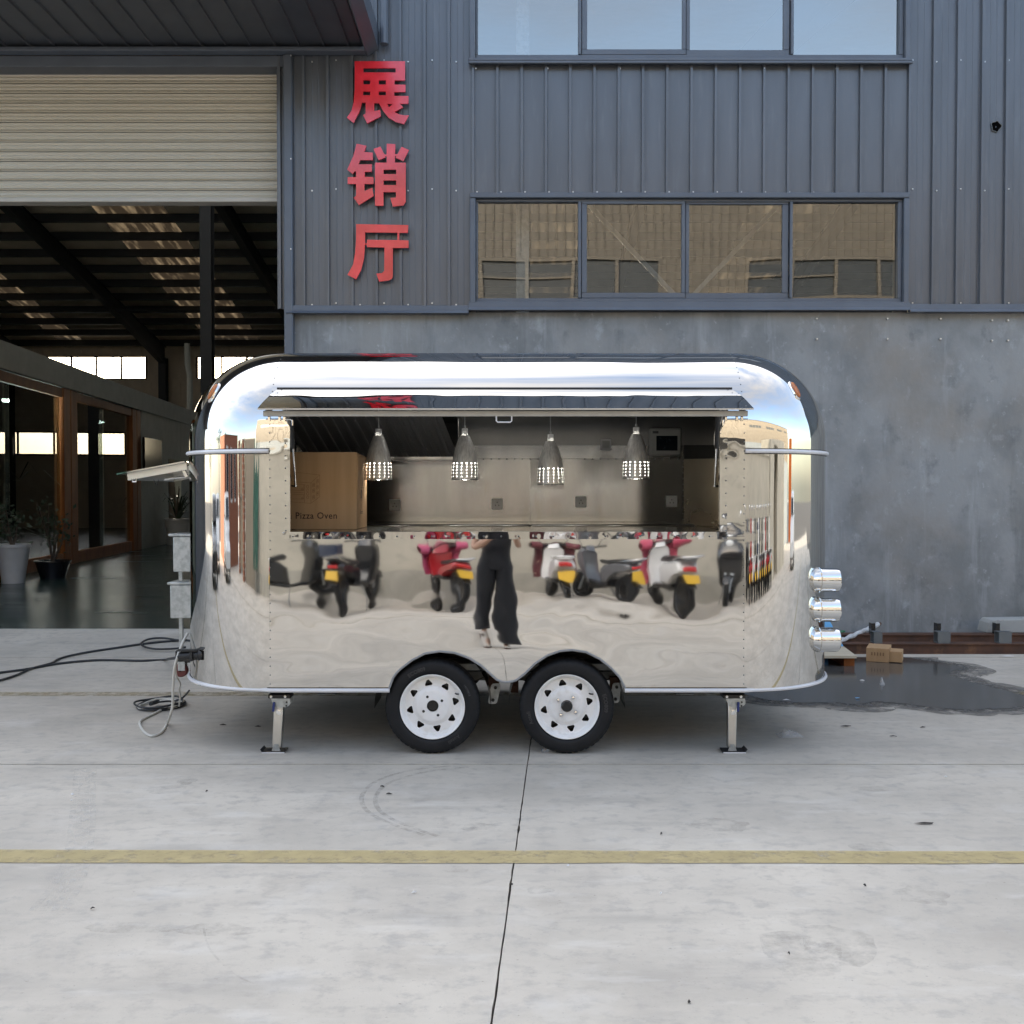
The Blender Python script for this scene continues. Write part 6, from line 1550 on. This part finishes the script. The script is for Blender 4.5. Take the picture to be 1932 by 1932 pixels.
for i, (src_, cn) in enumerate(zip(src, cols_)):
    c = copy_tree(src_); c.location = (5.1+.72*i+.1*math.sin(i*2), -5.9+.12*math.cos(i*3), 0); c.rotation_euler = (0,0,R(-92+9*math.sin(i*2.1)))
    c['label'] = '%s scooter in the tight row along the wall, %s from the trailer mirror' % (cn, ['nearest','second','third','fourth','fifth','sixth','seventh','eighth','ninth','tenth','farthest'][i])
# ================================================================ CARS ON THE YARD ROAD
def car(paint, label):
    t = thing('parked_car', label, 'car', (0,0,0), 'cars parked at the yard ends')
    rprism(MB(), [(-2.15,.35),(-2.2,.75),(-2.0,.98),(-1.0,1.02),(1.0,1.0),(1.9,.86),(2.2,.68),(2.2,.35),(1.7,.26),(-1.7,.26)], 1.78).build('body', paint, t, ang=40)
    rprism(MB(), [(-1.75,.98),(-1.35,1.45),(-.9,1.56),(.2,1.54),(.55,1.42),(1.15,.98)], 1.5).build('cabin', paint, t, ang=40)
    for s in (-1,1): MB().add([(-1.5,s*.752,1.04),(-1.2,s*.70,1.42),(.2,s*.70,1.45),(.85,s*.752,1.04)], [(0,1,2,3)]).build('side_window', M['screen'], t, smooth=False)
    MB().add([(1.16,-.58,1.03),(.60,-.55,1.42),(.60,.55,1.42),(1.16,.58,1.03)], [(0,1,2,3)]).build('windscreen', M['screen'], t, smooth=False)
    for x in (-1.35,1.35):
        for s in (-1,1): MB().lathe([(-.1,.02),(-.1,.30),(-.07,.33),(.07,.33),(.1,.30),(.1,.02)], (x,s*.82,.33), (0,1,0), 20).build('wheel', M['tyre'], t)
    for s in (-1,1): MB().sphere((2.12,s*.62,.70), .14, 10, 6, (.4,1.2,.6)).build('headlight', M['clear_lens'], t)
    return t
c1 = car(WT, 'white car parked left of the hall, nearest the brick gatehouse'); c1.location = (-17.5,-1.2,0); c1.rotation_euler = (0,0,R(8))
c2 = copy_tree(c1); c2.location = (-21,2.2,0); c2.rotation_euler = (0,0,R(14)); c2['label'] = 'white car farther along the left yard road'
c3 = car(BK, 'black car standing farther left by the building'); c3.location = (-16.5,4.6,0); c3.rotation_euler = (0,0,R(-4))
c4 = copy_tree(c1); c4.location = (23,-.8,0); c4.rotation_euler = (0,0,R(172)); c4['label'] = 'white car parked at the right end of the yard'

# ================================================================ PHOTOGRAPHER
PXY = Vector((-.20, -.42, 0))
pe = thing('person', 'standing person in black top and wide black trousers holding up a phone', 'person', PXY)
def body(verts, edges, name, m, par, sub=2):
    me = bpy.data.meshes.new(name); me.from_pydata([Vector(v[:3]) for v in verts], edges, []); me.update()
    o = bpy.data.objects.new(name, me); COL.objects.link(o); o.parent = par
    sk = o.modifiers.new('skin', 'SKIN')
    for i, v in enumerate(verts): me.skin_vertices[0].data[i].radius = (v[3], v[4] if len(v) > 4 else v[3])
    me.skin_vertices[0].data[0].use_root = True
    if sub: s = o.modifiers.new('sub', 'SUBSURF'); s.levels = sub; s.render_levels = sub
    me.materials.append(m); me.polygons.foreach_set('use_smooth', [True]*len(me.polygons)); sk.use_smooth_shade = True
    return o
V = [(0,0,.94,.13,.10),(0,.0,1.10,.12,.085),(0,-.01,1.27,.14,.095),(0,-.02,1.40,.13,.08),(0,-.01,1.47,.052,.052),(0,.02,1.53,.055,.06),(0,.03,1.61,.078,.092),(0,.02,1.69,.06,.07),
     (.17,-.02,1.395,.055),(.25,.07,1.17,.043),(.27,.13,1.12,.040),(.24,.27,1.27,.034),(.205,.34,1.36,.026),(.195,.365,1.40,.034,.018),
     (-.17,-.02,1.395,.055),(-.24,.07,1.17,.043),(-.25,.13,1.12,.040),(.02,.29,1.29,.034),(.13,.345,1.37,.026),(.15,.37,1.41,.034,.018),
     (.09,0,.88,.085),(.10,.03,.49,.06),(.10,.0,.12,.042),(.10,.0,.06,.04),(.11,.14,.035,.038,.03),
     (-.09,0,.88,.085),(-.12,.02,.49,.06),(-.13,-.05,.12,.042),(-.13,-.05,.06,.04),(-.14,.09,.035,.038,.03)]
E = [(0,1),(1,2),(2,3),(3,4),(4,5),(5,6),(6,7),(3,8),(8,9),(9,10),(10,11),(11,12),(12,13),(3,14),(14,15),(15,16),(16,17),(17,18),(18,19),(0,20),(20,21),(21,22),(22,23),(23,24),(0,25),(25,26),(26,27),(27,28),(28,29)]
fing = []
def add_f(b, pts, r=.0085):
    pv = b
    for i, p in enumerate(pts): V.append((*p, r-.0008*i)); E.append((pv, len(V)-1)); pv = len(V)-1
for b, s, cx in ((13,1,.195),(19,-1,.15)):
    for k in range(4):
        z = 1.395+.022*k-.01; add_f(b, [(cx+s*.012,.385,z+.01),(cx-s*.004,.405,z+.012),(cx-s*.026,.400,z+.014)])
    add_f(b, [(cx-s*.012,.352,1.405),(cx-s*.03,.362,1.425)], .0095)
body(V, E, 'body', M['skin'], pe, 2)
# face, hair
fc = MB()
for s in (-1,1): fc.sphere((s*.032,.100,1.625), .011, 10, 8)
fc.build('eyes', M['hair'], None).parent = pe
MB().lathe([(0,.004),(.02,.012),(.04,.016),(.045,.004)], (0,.125,1.622), (0,.25,-1), 8).build('nose', M['skin'], None).parent = pe
MB().box(-.022,.022,.108,.122,1.565,1.573).build('mouth', mat('lips', (.32,.10,.09), .5), None, bevel=.003).parent = pe
hr = MB(); rows = []
for i in range(10):
    a = math.pi*i/11; rows.append([(.088*math.sin(a+.12)*math.cos(t), .012+.105*math.sin(a+.12)*math.sin(t)-.01*i*.3, 1.64+.085*math.cos(a)-.02*i*.3) for t in [math.pi*(.80+1.40*k/20) for k in range(21)]])
hr.grid(rows).build('hair', M['hair'], None).parent = pe
for s in (-1,1): MB().sphere((s*.082,.02,1.615), .022, 8, 8, (.4,.8,1.3)).build('ear', M['skin'], None).parent = pe
# clothes as lofts that follow the body
def loft(secs, name, m, n=24):
    rows = [[(cx+rx*math.cos(t)*(1+.05*math.sin(5*t+i)*fl_), cy+ry*math.sin(t)*(1+.05*math.cos(4*t+i*1.3)*fl_), z) for t in [2*math.pi*k/n for k in range(n)]] for i, (cx, cy, z, rx, ry, fl_) in enumerate(secs)]
    o = MB().grid(rows, True).build(name, m, None); o.parent = pe; return o
loft([(0,0,.93,.185,.145,.4),(0,0,1.0,.175,.135,.4),(0,-.005,1.1,.155,.12,.3),(0,-.01,1.22,.165,.125,.2),(0,-.015,1.32,.17,.12,.2),(0,-.02,1.40,.14,.09,0),(0,-.02,1.425,.10,.07,0)], 'sleeveless_top', M['black_cloth'])
for s, secs in ((1,[(.075,0,.97,.11,.135,.2),(.10,.01,.86,.125,.135,.5),(.115,.02,.65,.11,.12,1),(.13,.02,.42,.115,.125,1.4),(.14,.02,.22,.125,.13,1.6),(.15,.02,.10,.13,.13,1.6)]),(-1,[(-.075,0,.97,.11,.135,.2),(-.10,0,.86,.12,.13,.5),(-.12,.0,.65,.115,.12,1),(-.135,-.02,.42,.11,.115,1.4),(-.14,-.04,.22,.105,.11,1.6),(-.145,-.05,.10,.10,.105,1.6)])):
    loft(secs, 'trouser_leg', M['black_cloth'])
loft([(0,0,.985,.18,.14,0),(0,0,.90,.19,.15,.3),(0,0,.84,.18,.14,.3)], 'waistband', M['black_cloth'])
for x, y in ((.115,.06),(-.14,.0)):
    sh_ = MB(); rows = []
    for i in range(8):
        s = i/7; w = .045*(.8+.5*math.sin(math.pi*min(1,s+.15))); h = .095-.055*s; rows.append([(x+w*math.cos(t), y-.09+.26*s, .006+max(0,math.sin(t))*h) for t in [2*math.pi*k/12 for k in range(12)]])
    o = sh_.grid(rows, True).build('shoe', M['shoe'], None); o.parent = pe
    MB().prism([(x-.05,y-.10),(x+.05,y-.10),(x+.058,y+.08),(x+.035,y+.18),(x-.035,y+.18),(x-.058,y+.08)], lambda p, t: (p[0], p[1], t), .001, .024).build('sole', M['shoe_dk'], None, smooth=False, recalc=True).parent = pe
ph = MB().box(-.037,.037,-.0045,.0045,-.075,.075).build('phone', M['phone'], None, bevel=.004); ph.location = (-.028,-.032,H-.055); tag(ph, 'black phone held upright in both hands', 'phone')
